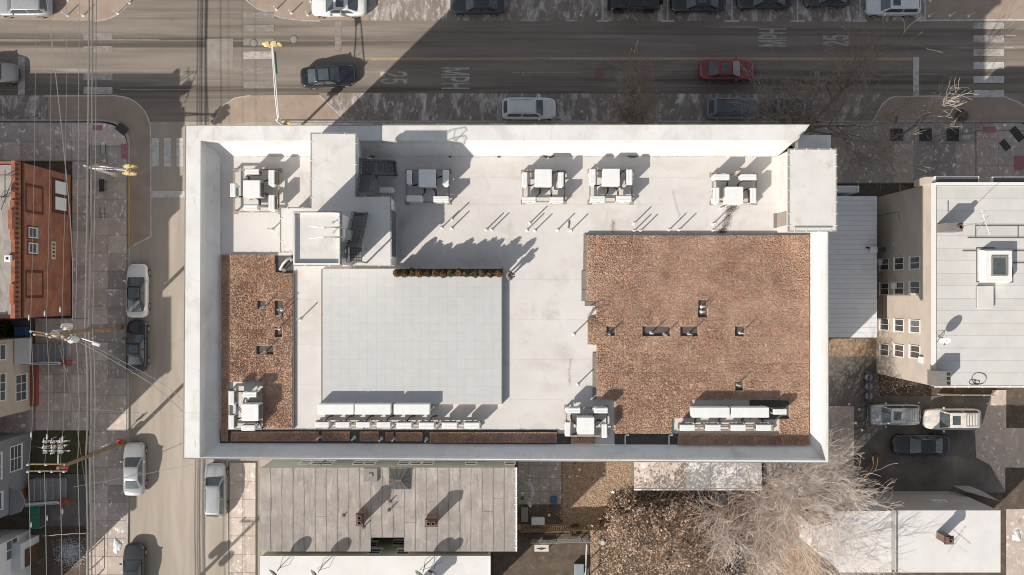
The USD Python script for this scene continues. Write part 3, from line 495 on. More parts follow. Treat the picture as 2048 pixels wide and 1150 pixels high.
# open pockets in the sedum show the dark drain mat
dm = thing("drain_mat", "dark drainage mat showing in the gaps between the sedum trays", "mat", P(1300, 700, ZR))
for x0, y0, x1, y1 in ((1213, 653, 1230, 671), (1286, 653, 1340, 672), (1361, 653, 1396, 672), (1471, 653, 1488, 672), (1397, 600, 1414, 634), (1471, 764, 1487, 781), (514, 601, 531, 619), (549, 601, 566, 633), (549, 654, 564, 674), (512, 692, 547, 709), (550, 512, 586, 545), (1230, 868, 1356, 892), (441, 861, 1114, 888), (1116, 868, 1141, 888), (1500, 801, 1579, 838)):
    a, b = P(x0 - 1, y1 + 1, ZR), P(x1 + 1, y0 - 1, ZR); MB().box(a[0], b[0], a[1], b[1], ZR + .003, ZR + .009).build("mat", K["pocket"], dm)
# welded seams of the membrane, and dirt washed over it
for x in (700, 760, 905, 990, 1085, 1170, 1290, 1400, 1500): a, b = P(x, 466 if x > 1170 else (530 if x < 1010 else 870), ZR), P(x + 1.2, 313, ZR); MB().box(a[0], b[0], a[1], b[1], ZR + .001, ZR + .004).build("seam", K["membrane"], bld)
for y, x0, x1 in ((355, 800, 1560), (410, 800, 1560), (560, 1012, 1168), (640, 1012, 1168), (720, 1012, 1186), (800, 1012, 1128), (600, 590, 640), (690, 590, 640), (770, 590, 640)): a, b = P(x0, y + 1.2, ZR), P(x1, y, ZR); MB().box(a[0], b[0], a[1], b[1], ZR + .0045, ZR + .007).build("seam", K["membrane"], bld)
def spill(label, pts, n, w, smin=.01, smax=.05):
    t = thing("dirt_stain", label, "stain", P(*pts[0], ZR)); m = MB(); q = np.array(pts, float)
    for _ in range(n * 3):
        k = rng.randrange(len(q) - 1); s_ = rng.random(); c = q[k] + (q[k + 1] - q[k]) * s_; c = P(c[0] + rng.gauss(0, w), c[1] + rng.gauss(0, w * .8), ZR + .010 + rng.random() * .004); r = rng.uniform(smin, smax) * .55; m.poly([c + [r * math.cos(a) * rng.uniform(.5, 1.2), r * math.sin(a) * rng.uniform(.5, 1.2), 0] for a in np.linspace(0, 6.28, 7)[:-1]])
    return tag(m.build("specks", K["dirt"], t), kind="stuff")
spill("dark dirt spilled from the fifth condenser cluster down to the large sedum roof", [(1470, 413), (1460, 420), (1456, 440), (1446, 460), (1442, 466)], 520, 4.2)
spill("thin line of brown dirt along the foot of the road side parapet", [(480, 313), (1000, 313.5), (1560, 312.5)], 420, .9, .006, .03); spill("thin line of dirt along the foot of the street corner parapet", [(443, 330), (443, 505)], 90, .8, .006, .03)
spill("brown dirt streak running down right of the fourth condenser cluster", [(1345, 380), (1352, 410), (1362, 440)], 120, 1.2, .005, .02); spill("dark dirt patch below the middle condenser cluster", [(1139, 440), (1138, 456)], 110, .9, .01, .04)
spill("brown dirt streak above the left end of the large sedum roof", [(1226, 440), (1226, 464)], 130, 2.4, .006, .025); spill("faint dirt streak on bare roof left of the large sedum roof", [(1142, 718), (1138, 745), (1140, 770)], 120, 1.6, .005, .02); spill("dark dirt at the foot of the stair bulkhead", [(800, 520), (795, 470), (815, 430)], 260, 5, .006, .03)

# ------------------------------------------------------------------ condensers, cabinets, stands
def make_unit(name, L, W, label):                       # long axis x, fan on -y, on feet, lower edge at z=0
    t = thing(name, label, "air conditioner"); H = .82
    MB().hbox(-L / 2, L / 2, -W / 2, W / 2, .10, H, .025).build("casing", K["unit"], t)
    r = MB()
    for y in (-.27, 0, .27): r.hbox(-L / 2 + .06, L / 2 - .06, y * W - .012, y * W + .012, H - .012, H + .012, .006)
    r.build("top_rib", K["unit"], t)
    g = MB(); c = (-L * .1, -W / 2 - .004, .46)
    for rr in (.10, .18, .26, .31):
        an = np.linspace(0, 2 * math.pi, 21); g.tube([(c[0] + rr * math.cos(a), c[1] - .012, c[2] + rr * math.sin(a)) for a in an], .006, 4, False)
    for k in range(8): a = k * math.pi / 4; g.obox((c[0], c[1] - .012, c[2]), (c[0] + .31 * math.cos(a), c[1] - .012, c[2] + .31 * math.sin(a)), .008, .008)
    disc = MB(); disc.add([(c[0], c[1], c[2])] + [(c[0] + .32 * math.cos(a), c[1], c[2] + .32 * math.sin(a)) for a in np.linspace(0, 2 * math.pi, 24, endpoint=False)], [[0, 1 + i, 1 + (i + 1) % 24] for i in range(24)])
    d = disc.build("fan", K["black"], t); g.build("fan_guard", K["unit"], d)
    MB().box(-L / 2 + .05, L / 2 - .10, W / 2 + .001, W / 2 + .012, .16, H - .06).build("coil", K["coil"], t)
    MB().box(-L / 2 - .012, -L / 2 - .001, -W / 2 + .06, W / 2 - .02, .16, H - .06).build("coil", K["coil"], t)
    MB().hbox(L / 2 - .0, L / 2 + .07, -W * .28, W * .28, .18, .45, .015).build("valve_cover", K["unit"], t)
    for s in (-1, 1): MB().box(s * L * .36 - .03, s * L * .36 + .03, -W / 2 - .03, W / 2 + .03, 0, .10).build("foot", K["stand"], t)
    return t
UNITS = {"s": make_unit("condenser_unit", .92, .36, "tmp"), "l": make_unit("condenser_unit", 1.02, .40, "tmp")}
used = {}
SP = {"top left": (1, 1)}
def unit(px, py, kind, rot, label, base=ZR + .46):
    z = base + .82; p = P(px, py, z); p[2] = base
    first_or_dup(used, kind, UNITS[kind], p, rot, label, "condenser units on the roof")
def cabinet(px, py, label, w=1.13, base=ZR + .28, h=1.1, wide=None):
    ww, dd = wide or (w, w); z = base + h; p = P(px, py, z); x, y = p[:2]
    t = thing("roof_cabinet", label, "cabinet", (x, y, base))
    MB().hbox(x - ww / 2, x + ww / 2, y - dd / 2, y + dd / 2, base + .02, z, .03).build("casing", K["unit"], t)
    for s in (-1, 1):
        MB().box(x + s * ww / 2 - (.004 if s > 0 else .012), x + s * ww / 2 + (.012 if s > 0 else .004), y - dd / 2 + .09, y + dd / 2 - .09, base + .15, z - .12).build("side_panel", K["coil"] if wide is None and s > 0 else K["unit"], t)
        MB().box(x + s * ww * .38 - .04, x + s * ww * .38 + .04, y - dd / 2 - .05, y + dd / 2 + .05, ZR + .012, base + .02).build("foot", K["stand"], t)
    return t
def stand(x0, y0, x1, y1, label, cross=(.16, .84), zt=ZR + .44, inner=()):
    A, B = P(x0, y1, zt), P(x1, y0, zt); t = thing("equipment_stand", label, "stand", ((A[0] + B[0]) / 2, (A[1] + B[1]) / 2, ZR))
    for y in (A[1], B[1]): MB().obox((A[0] - .08, y, zt - .05), (B[0] + .08, y, zt - .05), .10, .10).build("beam", K["stand"], t)
    for x in (A[0], B[0], *[A[0] + (B[0] - A[0]) * k for k in inner]): MB().obox((x, A[1] + .06, zt - .06), (x, B[1] - .06, zt - .06), .10, .09).build("cross_beam", K["stand"], t)
    for x in (A[0], B[0]):
        for y in (A[1], B[1]): MB().box(x - .05, x + .05, y - .05, y + .05, ZR + .03, zt - .10).build("post", K["stand"], t); MB().box(x - .14, x + .14, y - .14, y + .14, ZR + .008, ZR + .03).build("base_plate", K["stand"], t)
    return t
def hoses(label, pairs):
    t = thing("refrigerant_hoses", label, "hoses", P(*pairs[0][0], ZR + .3))
    for a, b in pairs:
        for o in (-.04, .04):
            A, B = P(*a, ZR + .62), P(*b, ZR + .55); A[:2] += o; B[:2] += o * .6; n = np.array([-(B - A)[1], (B - A)[0], 0]) * .18
            q = [A + (B - A) * s + n * math.sin(math.pi * s) + np.array([0, 0, -.34 * math.sin(math.pi * s)]) for s in np.linspace(0, 1, 9)]; MB().tube(q, .028, 6).build("hose", K["hose"], t)
CL = [("first cluster near the street corner", (468, 339, 557, 423), (503, 377), [(465.5, 380, "s", 90, "left side"), (504, 343, "s", 180, "top side"), (543, 355, "l", -90, "upper right side"), (543, 405, "l", -90, "lower right side"), (501, 415, "s", 0, "bottom side")], [((517, 370), (537, 360)), ((517, 385), (540, 398)), ((505, 392), (520, 410)), ((490, 385), (472, 392)), ((500, 362), (496, 350))]),
      ("shaded cluster right of the metal stair", (813, 341, 898, 404), (854, 356), [(818.5, 354, "s", -90, "left side"), (891.5, 355, "l", -90, "right side"), (828, 397, "l", 0, "bottom left corner"), (882, 398, "l", 0, "bottom right corner")], [((840, 360), (824, 370)), ((870, 360), (886, 352)), ((848, 371), (842, 392)), ((860, 371), (872, 392))]),
      ("third cluster along the road side", (1046, 343, 1129, 403), (1087, 355), [(1049.5, 358, "s", -90, "left side"), (1122, 358, "s", -90, "right side"), (1058, 399, "s", 0, "bottom left corner"), (1113, 399, "s", 0, "bottom right corner")], [((1074, 360), (1054, 370)), ((1102, 352), (1118, 342)), ((1080, 371), (1072, 394)), ((1096, 371), (1102, 393))]),
      ("fourth cluster along the road side", (1180, 341, 1264, 404), (1223, 354), [(1185.5, 353, "l", -90, "left side"), (1259, 354, "l", 90, "right side"), (1195, 398, "l", 0, "bottom left corner"), (1248, 397, "l", 0, "bottom right corner")], [((1208, 360), (1190, 371)), ((1239, 355), (1252, 340)), ((1216, 370), (1209, 392)), ((1229, 370), (1236, 392))]),
      ("fifth cluster beside the stair tower", (1426, 349, 1513, 405), (1470, 390), [(1444, 354, "l", 180, "top left corner"), (1498, 354, "l", 180, "top right corner"), (1433, 390, "l", -90, "left side"), (1507, 391, "l", 90, "right side")], [((1454, 395), (1440, 402)), ((1486, 385), (1500, 378)), ((1462, 376), (1456, 362)), ((1478, 376), (1484, 362))]),
      ("cluster in the lower left roof corner", (458, 783, 521, 858), (500, 825), [(462.5, 796, "s", -90, "upper left side"), (462.5, 844, "s", -90, "lower left side"), (499, 789, "s", 180, "top side"), (496, 856, "s", 0, "bottom side")], [((485, 825), (472, 805)), ((497, 809), (492, 797)), ((510, 840), (516, 852)), ((485, 830), (474, 838))]),
      ("cluster left of the sedum roof bottom", (1133, 816, 1214, 872), (1172, 852), [(1147, 821, "s", 180, "top left corner"), (1202, 821, "s", 180, "top right corner"), (1135.5, 858, "s", -90, "left side"), (1209, 862, "s", 90, "right side")], [((1156, 850), (1142, 830)), ((1188, 848), (1204, 842)), ((1158, 862), (1144, 870)), ((1184, 836), (1196, 828))])]
for name, st, cab, us, hs in CL:
    stand(*st, f"tan metal frame carrying the {name}"); cabinet(*cab, f"square white cabinet in the {name}"); hoses(f"black hoses in the {name}", hs)
    for x, y, k, r, where in us: unit(x, y, k, r, f"white condenser, {where} of the {name}")
unit(772, 380, "s", 0, "single shaded grey condenser tucked below the metal stair", ZR + .2)
ORD = ["first", "second", "third", "fourth", "fifth", "sixth", "seventh", "eighth", "ninth", "tenth", "eleventh", "twelfth", "thirteenth", "fourteenth", "fifteenth", "sixteenth", "seventeenth", "eighteenth", "nineteenth", "twentieth"]
for i, x in enumerate((644, 685, 726, 767, 808, 853, 899, 944)): unit(x, 849.5 if i < 4 else 851, "s" if i < 4 else "l", 0, f"{ORD[i]} from the left in the condenser row below the terrace", ZR + .3)
stand(634, 846, 958, 855, "long low tan rack under the row of eight condensers", zt=ZR + .29, inner=(.12, .25, .37, .5, .63, .75, .87))
for i, x in enumerate((1375, 1426.5, 1477, 1528)): unit(x, 855.5, "l", 0, f"{ORD[i]} of four condensers, from the left, in the large sedum notch", ZR + .3)
stand(1362, 851, 1545, 860, "tan rack under the four condensers in the notch of the large sedum roof", zt=ZR + .29, inner=(.2, .4, .6, .8))
unit(1560, 823.5, "s", 0, "small white condenser right of the two long cabinets in the sedum notch", ZR + .3)
for i, x in enumerate((671.5, 745.5, 823.5)): cabinet(x, 818.5, f"{['leftmost', 'middle', 'rightmost'][i]} of the three long white cabinets below the terrace", wide=(2.42, .70), base=ZR + .3, h=.86)
for i, x in enumerate((1422, 1501)): cabinet(x, 825, f"{['left', 'right'][i]} one of the two long white cabinets in the sedum notch", wide=(2.52, .68), base=ZR + .3, h=.86)
hoses("black hoses behind the row of eight condensers", [((x + 6, 843), (x + 22, 832)) for x in (644, 685, 726, 767, 808, 853)])
hoses("black hoses behind the four condensers in the sedum notch", [((x + 2, 845), (x + 4, 836)) for x in (1390, 1438, 1485, 1525)])

# ------------------------------------------------------------------ metal stairs and ladder on the bulkheads
def stair(label, p0, p1, width, z0, z1, n, land=None, flight2=None):
    a, b = np.array(p0), np.array(p1); t = thing("metal_stair", label, "staircase", (a[0], a[1], z0)); d = (b - a) / n; u = d / np.linalg.norm(d); nn = np.array([-u[1], u[0]])
    def flight(a, b, za, zb, n, lead):
        d = (b - a) / n; u = d / np.linalg.norm(d); nn = np.array([-u[1], u[0]])
        for i in range(n):
            q = a + d * (i + .5); z = za + (zb - za) * (i + 1) / n; m = MB(); v = [q + u * sx * np.linalg.norm(d) * .52 + nn * sy * width / 2 for sx, sy in ((-1, -1), (1, -1), (1, 1), (-1, 1))]
            m.prism([tuple(w) for w in v], z - .05, z - .01 + .0); m.build("tread", K["steelgrey"] if i == 0 and lead else K["grating"], t)
        for s in (-1, 1):
            o = nn * s * (width / 2 + .03); MB().obox([*(a + o), za + .05], [*(b + o), zb], .05, .22).build("stringer", K["steelgrey"], t); h = MB()
            for dz in (.55, 1.0): h.tube([[*(a + o), za + dz], [*(b + o), zb + dz]], .024, 6)
            for k in np.linspace(0, 1, 5): q = a + (b - a) * k + o; zz = za + (zb - za) * k; h.tube([[*q, zz], [*q, zz + 1.0]], .022, 6)
            h.build("handrail", K["steelgrey"], t)
    flight(a, b, z0, z1, n, True)
    if land is not None:
        (x0, y0, x1, y1) = land; pl = MB(); pl.box(x0, x1, y0, y1, z1 - .08, z1).build("landing", K["grating"], t)
        bars = MB()
        for x in np.arange(x0 + .1, x1, .16): bars.box(x - .012, x + .012, y0, y1, z1 + .001, z1 + .014)
        for y in np.arange(y0 + .1, y1, .2): bars.box(x0, x1, y - .012, y + .012, z1 + .0145, z1 + .026)
        bars.build("grating_bar", K["steelgrey"], t); r = MB()
        for (xa, ya, xb, yb) in ((x0, y1, x1, y1), (x0, y0, x0, y1)):
            for dz in (.5, 1.0): r.tube([(xa, ya, z1 + dz), (xb, yb, z1 + dz)], .026, 6)
            for k in (0, .5, 1): r.tube([(xa + (xb - xa) * k, ya + (yb - ya) * k, z1 - .06), (xa + (xb - xa) * k, ya + (yb - ya) * k, z1 + 1.0)], .026, 6)
        r.build("guard_rail", K["steelgrey"], t)
        for x in (x0 + .05, x1 - .05):
            for y in (y0 + .05, y1 - .05): MB().box(x - .04, x + .04, y - .04, y + .04, z0, z1 - .08).build("post", K["steelgrey"], t)
    if flight2: (c, dd, zb, n2) = flight2; flight(np.array(c), np.array(dd), z1, zb, n2, False)
    return t
q = lambda x, y, z: P2(x, y, z)
zl = ZR + 1.35; L0, L1 = q(724, 351, zl), q(750, 321, zl)
stair("dark metal stair with landing beside the large stair bulkhead", q(793, 338, ZR), (L1[0], (L0[1] + L1[1]) / 2), .85, ZR + .01, zl, 7, (L0[0], L0[1], L1[0], L1[1]), ((L0[0] + .42, L0[1]), (L0[0] + .42, q(0, 391, ZB)[1]), ZB - .05, 7))
zl = 22.0; L0, L1 = q(699, 525, zl), q(724, 494, zl)
stair("dark metal stair climbing the side of the lift bulkhead", q(723, 426, ZB), ((L0[0] + L1[0]) / 2 - .1, L1[1]), .8, ZB + .01, zl, 9, (L0[0], L0[1], L1[0], L1[1]))
t = thing("roof_ladder", "galvanised ladder with hoop rails on the edge of the lift bulkhead", "ladder", P(684, 466, ZC)); x = xw + .28; y0, y1 = P(0, 476, ZC)[1], P(0, 457, ZC)[1]
for y in (y0, y1):
    MB().tube([(x, y, ZB + 1.2), (x, y, ZC + .95), (x - .3, y, ZC + 1.1), (x - 1.0, y, ZC + .95), (x - 1.05, y, ZC + .05)], .03, 6).build("rail", K["steel"], t)
    MB().tube([(x - .02, y, ZC + .1), (x - .8, y, ZC + .98)], .02, 5).build("brace", K["steel"], t)
for z in np.arange(ZB + 1.4, ZC + .2, .3): MB().tube([(x, y0, z), (x, y1, z)], .02, 5).build("rung", K["steel"], t)
m = MB()
for s in (0, 1): yy = (y0, y1)[s]; m.tube([(x - 1.05, yy, ZC + .9), (x - 1.9, yy + (.06 if s else -.1), ZC + .75)], .02, 5)
m.build("grab_rail", K["steel"], t)

# ------------------------------------------------------------------ vent pipes
def make_pipe(h, r=.045):
    t = thing("vent_pipe", "tmp", "pipe"); MB().lathe([(0, 0), (.13, .004), (.11, .02), (.065, .06), (.055, .1), (r, .1)], n=14).build("flashing", K["pvc"], t)
    MB().lathe([(r, .02), (r, h), (r - .012, h), (r - .012, h - .2), (0, h - .2)], n=12).build("pipe", K["pvc"], t); return t
PIPE, used_p = make_pipe(1.05), {}
row = [(884, 455), (904, 456), (973, 459), (984, 459), (1054, 460), (1070, 461), (1115, 460), (1142, 461), (1268, 462), (1281, 462), (1338, 460), (1358, 460), (1426, 461)]
def pipe(x, y, label, z=ZR): first_or_dup(used_p, "p", PIPE, P(x, y, z + .012), 0, label, "white vent pipes on the roof")
for i, (x, y) in enumerate(row): pipe(x, y, f"{ORD[i]} from the left in the front row of white vent pipes")
for x, y, lab in ((904, 438, "second"), (1060, 446, "third"), (1268, 447, "fourth"), (1426, 448, "fifth")): pipe(x, y, f"white vent pipe just behind the front row, {dict(second='leftmost of the four such pipes', third='second of the four such pipes', fourth='third of the four such pipes', fifth='rightmost of the four such pipes')[lab]}")
for x, y, lab in ((1442, 417, "white vent pipe beside the dark stain below the fifth condenser cluster"), (545, 459, "white vent pipe left of the stair bulkhead, near the street corner parapet"), (601, 638, "lone white vent pipe between the narrow sedum roof and the terrace"), (1148, 668, "white vent pipe on bare roof left of the edge pocket of the large sedum roof"), (1156, 768, "white vent pipe on bare roof above the south parapet cluster")): pipe(x, y, lab)
for x, y, lab in ((1217, 668, "white vent pipe in the leftmost square pocket of the large sedum roof"), (1302, 666, "left of two white vent pipes in the longest pocket of the large sedum roof"), (1328, 669, "right of two white vent pipes in the longest pocket of the large sedum roof"), (1377, 668, "white vent pipe in the middle long pocket of the large sedum roof"), (1480, 666, "white vent pipe in the rightmost square pocket of the large sedum roof"), (1473, 769, "white vent pipe in the lowest pocket of the large sedum roof"), (1403, 613, "upper white vent pipe in the upright pocket of the large sedum roof"), (1402, 623, "lower white vent pipe in the upright pocket of the large sedum roof"),
                  (528, 616, "white vent pipe in the square pocket of the narrow sedum roof"), (563, 619, "upper white vent pipe in the upright pocket of the narrow sedum roof"), (561, 631, "lower white vent pipe in the upright pocket of the narrow sedum roof"), (558, 657, "white vent pipe in the small lower pocket of the narrow sedum roof"), (530, 705, "white vent pipe in the wide bottom pocket of the narrow sedum roof"), (568, 541, "white vent pipe in the corner between narrow sedum roof and lift bulkhead"),
                  (640, 874, "white vent pipe in the first gap of the south parapet sedum strips"), (709, 875, "white vent pipe in the second gap of the south parapet sedum strips"), (763, 877, "white vent pipe in the third gap of the south parapet sedum strips"), (788.5, 877, "white vent pipe beside the smallest square of sedum"), (853, 878, "white vent pipe in the wide gap below the sixth condenser of the row")): pipe(x, y, lab)
for x, lab in ((1250.5, "left"), (1338, "right")):
    t = thing("conduit", f"{lab} one of two white pipes lying in the dark gap below the large sedum roof", "pipe", P(x, 880, ZR)); a, b = P(x, 871, ZR + .2), P(x, 890, ZR + .35); MB().tube([a, b, b + [0, -.1, .1]], .05, 8).build("pipe", K["pvc"], t); MB().tube([a, a + [.25, .05, .05]], .045, 8).build("elbow", K["pvc"], t)
t = thing("vent_hose", "curled silver vent duct between sedum roof and lift bulkhead", "duct", P(565, 525, ZR)); MB().tube([P(561, 538, ZR + .15), P(566, 528, ZR + .35), P(574, 519, ZR + .5), P(580, 516, ZR + .4), P(584, 521, ZR + .3)], .11, 10).build("duct", K["steel"], t, smooth=True)
t = thing("vent_hose", "small grey duct rising from the edge pocket of the large sedum roof", "duct", P(1184, 622, ZR)); MB().tube([P(1188, 616, ZR + .2), P(1184, 624, ZR + .45), P(1176, 632, ZR + .3)], .08, 10).build("duct", K["steel"], t, smooth=True); MB().tube([P(1180, 612, ZR + .1), P(1188, 612, ZR + .5)], .04, 8).build("pipe", K["steel"], t)

# ------------------------------------------------------------------ planter hedge and the person beside it
A, B = P(790, 553, ZR + .75), P(1003, 538, ZR + .75)
pl = thing("planter", "long dark grey planter box along the top edge of the terrace", "planter", (A[0], A[1], ZR))
o = Polygon([(A[0], A[1]), (B[0], A[1]), (B[0], B[1]), (A[0], B[1])]); MB().prism(o.difference(o.buffer(-.05, join_style=2)), ZR + .41, ZR + .95).build("box", K["planter"], pl); MB().sheet(list(o.buffer(-.05, join_style=2).exterior.coords)[:-1], ZR + .88).build("soil", K["soil"], pl)
for x in np.linspace(A[0] + .1, B[0] - .1, 8): MB().box(x - .05, x + .05, A[1] + .05, B[1] - .05, ZR + .012, ZR + .41).build("foot", K["planter"], pl)
for i in range(14):
    c = P(794 + i * 15.6, 546, ZR + 1.3); c[2] = ZR + .88; n = 900; d = nr.normal(size=(n, 3)); d /= np.linalg.norm(d, axis=1)[:, None]; R = rng.uniform(.8, 1.15); hz_ = rng.uniform(.42, .72); c[0] += rng.uniform(-.06, .06); c[1] += rng.uniform(-.05, .05)
    cen = c + d * (nr.uniform(.45, 1, (n, 1)) ** .6) * np.array([.25 * R, .25 * R, hz_]) + [0, 0, hz_ + .04]; a = nr.normal(size=(n, 3)) * .035; b = nr.normal(size=(n, 3)) * .035
    v = np.stack([cen - a, cen + b, cen + a, cen - b], 1).reshape(-1, 3); f = (np.arange(n)[:, None] * 4 + np.array([[0, 1, 2, 3]]))
    t = thing("planter_shrub", f"{ORD[i]} from the left of the brown green shrubs in the terrace planter", "shrub", c, group="shrubs in the terrace planter"); MB().add(v, f).build("foliage", K["shrub"][(0, 2, 2, 0, 1, 2, 0, 1, 0, 1, 1, 1, 0, 0)[i]], t); MB().tube([c, c + [0, 0, .6]], [.03, .015], 6).build("stem", K["bark"], t)
def body_mesh(joints, bones, ref=.03):
    import manifold3d as m3
    parts = []
    for a, b in bones:
        s = [m3.Manifold.sphere(joints[k][1], 20).translate(tuple(map(float, joints[k][0]))) for k in (a, b)]; parts.append(m3.Manifold.batch_hull(s))
    m = m3.Manifold.batch_boolean(parts, m3.OpType.Add).refine_to_length(ref).to_mesh(); tm = trimesh.Trimesh(m.vert_properties[:, :3], m.tri_verts, process=True); trimesh.smoothing.filter_taubin(tm, iterations=12); return tm
c = P(1017, 552, ZR + .012); J = {}
def j(n, x, y, z, r): J[n] = (c + np.array([x, y, z]), r)
j("hipL", -.05, .09, .92, .105); j("hipR", .05, -.09, .92, .105); j("kneeL", -.02, .11, .50, .068); j("kneeR", .08, -.09, .50, .068); j("ankL", -.04, .11, .09, .045); j("ankR", .06, -.10, .09, .045); j("toeL", .14, .13, .04, .04); j("toeR", .24, -.12, .04, .04)
j("belly", .01, 0, 1.08, .145); j("chest", .03, 0, 1.32, .155); j("shL", .02, .19, 1.43, .078); j("shR", .02, -.19, 1.43, .078); j("neck", .04, 0, 1.50, .06); j("head", .08, 0, 1.62, .095); j("crown", .07, 0, 1.68, .09)
j("elL", .10, .27, 1.16, .055); j("elR", .10, -.27, 1.16, .055); j("wrL", .30, .12, 1.20, .038); j("wrR", .30, -.12, 1.20, .038); j("haL", .37, .07, 1.23, .036); j("haR", .37, -.07, 1.23, .036); j("chin", .13, 0, 1.575, .05); j("nose", .185, 0, 1.615, .016)
for s, n in ((1, "L"), (-1, "R")):
    for k in range(4): j(f"f{n}{k}", .42 + .012 * (k % 2), s * (.03 + .018 * k), 1.225 + .012 * k, .011)
    j(f"t{n}", .40, s * .02, 1.265, .012)
bones = [("hipL", "hipR"), ("hipL", "kneeL"), ("hipR", "kneeR"), ("kneeL", "ankL"), ("kneeR", "ankR"), ("ankL", "toeL"), ("ankR", "toeR"), ("hipL", "belly"), ("hipR", "belly"), ("belly", "chest"), ("chest", "shL"), ("chest", "shR"), ("chest", "neck"), ("neck", "head"), ("head", "crown"), ("head", "chin"), ("head", "nose"), ("shL", "elL"), ("shR", "elR"), ("elL", "wrL"), ("elR", "wrR"), ("wrL", "haL"), ("wrR", "haR")] + [(f"ha{n}", f"f{n}{k}") for n in "LR" for k in range(4)] + [(f"ha{n}", f"t{n}") for n in "LR"]
per = thing("person", "person in grey coat standing on the roof at the right end of the terrace planter", "person", c); MB().tri(body_mesh(J, bones)).build("body", K["jeans"], per, smooth=True)
up = {k: (v[0], v[1] * 1.16 + .012) for k, v in J.items()}; MB().tri(body_mesh(up, [("hipL", "hipR"), ("hipL", "belly"), ("hipR", "belly"), ("belly", "chest"), ("chest", "shL"), ("chest", "shR"), ("shL", "elL"), ("shR", "elR"), ("elL", "wrL"), ("elR", "wrR")], .04)).build("coat", K["cloth"], per, smooth=True)
hd = {"a": (J["head"][0] + [-.02, 0, .05], .098), "b": (J["head"][0] + [-.045, 0, -.03], .085)}; MB().tri(body_mesh(hd, [("a", "b")])).build("hair", K["hair"], per, smooth=True)
# ------------------------------------------------------------------ neighbouring houses
def window(parent, o, u, n, w, h, panes=(2, 1), glass="paleglass", sill=True, fr=.07, name="window", mull=.05, frame="white"):
    """o: lower left corner on the wall, u: unit vector along the wall, n: outward normal."""
    o, u, n = (np.array(q, float) for q in (o, u, n)); up = np.array([0, 0, 1.]); m = MB()
    bar = lambda a0, a1, b0, b1, d=.05, z=.0: m.add([o + u * a + up * b + n * (z + c) for c in (0, d) for a, b in ((a0, b0), (a1, b0), (a1, b1), (a0, b1))], [[0, 1, 2, 3], [7, 6, 5, 4], [0, 4, 5, 1], [1, 5, 6, 2], [2, 6, 7, 3], [3, 7, 4, 0]])
    bar(0, w, 0, fr); bar(0, w, h - fr, h); bar(0, fr, fr + .001, h - fr - .001); bar(w - fr, w, fr + .001, h - fr - .001)
    nxp, nyp = panes; iw, ih = w - 2 * fr, h - 2 * fr
    for i in range(1, nxp): bar(fr + iw * i / nxp - mull / 2, fr + iw * i / nxp + mull / 2, fr + .002, h - fr - .002, .04)
    for k in range(1, nyp): bar(fr + .002, w - fr - .002, fr + ih * k / nyp - mull / 2, fr + ih * k / nyp + mull / 2, .045)
    W = m.build(name, K[frame], parent)
    for i in range(nxp):
        for k in range(nyp):
            a0, a1, b0, b1 = fr + iw * i / nxp + .01, fr + iw * (i + 1) / nxp - .01, fr + ih * k / nyp + .01, fr + ih * (k + 1) / nyp - .01; e = .012 + .006 * ((i + k) % 2)
            MB().quad(*[o + u * a + up * b + n * e for a, b in ((a0, b0), (a1, b0), (a1, b1), (a0, b1))]).build("pane", K[glass], W)
    if sill: s = MB(); s.obox(o - u * .06 + n * .05 - up * .03, o + u * (w + .06) + n * .05 - up * .03, .14, .05); s.build("sill", K[frame], W)
    return W
U, N_, E_, S_, W_ = np.eye(3)[1], np.array([0, 1., 0]), np.array([1., 0, 0]), np.array([0, -1., 0]), np.array([-1., 0, 0])
def ac_box(parent, o, u, n, w=.55): o, u, n = (np.array(q, float) for q in (o, u, n)); return MB().obox(o + n * .05 + u * w / 2, o + n * .42 + u * w / 2, w, .38).build("window_air_conditioner", K["unit"], parent)

# right: taupe house with silver roof
ZH = 10.4; x0 = 32.0; yN, yS = P(0, 366, ZH)[1], P(0, 772, ZH)[1]; x1 = 47.5
h = thing("taupe_house", "three storey house at the right with taupe siding and pale grey flat roof", "house", (x0, yS, 0))
MB().box(x0, x1, yS, yN, -.02, ZH - .12).build("wall", K["sid_taupe"], h)
rf = MB().box(x0 + .2, x1, yS + .02, yN - .2, ZH - .12, ZH - .02).build("roof", K["tar"], h)
ys = np.linspace(yN - .22, yS + .05, 17)
for a, b in zip(ys[1:], ys[:-1]): MB().cbox(x0 + .22, x1, a + .005, b - .005, ZH - .03, ZH + .01 + rng.uniform(-.004, .004), .006).build("roofing_strip", K["coat"][rng.randrange(3)], rf)
t_ = MB(); t_.box(x0 - .06, x0 + .19, yS, yN, ZH - .2, ZH + .10); t_.build("parapet_trim", K["white"], h); t_ = MB(); t_.box(x0 + .2, x1, yN - .19, yN + .05, ZH - .2, ZH + .12); t_.build("parapet_trim", K["white"], h)
t_ = MB(); t_.box(x0 + .2, x1, yS - .12, yS - .0, ZH - .25, ZH - .06); t_.build("gutter", K["white"], h)
for k in range(9): a = x0 + .6 + k * 1.05; MB().box(a, a + .1, yS - .14, yS + .02, ZH - .055, ZH - .02).build("gutter_strap", K["white"], h)
cx = P(1868, 0, ZH)[0]
MB().prism([(x0 - .45, yN - .02), (x0 - .45, yN + .5), (x0 + .2, yN + .5), (x0 + .2, yN - .02)][::-1], ZH - 2.2, ZH - .25).build("bay", K["sid_taupe"], h)
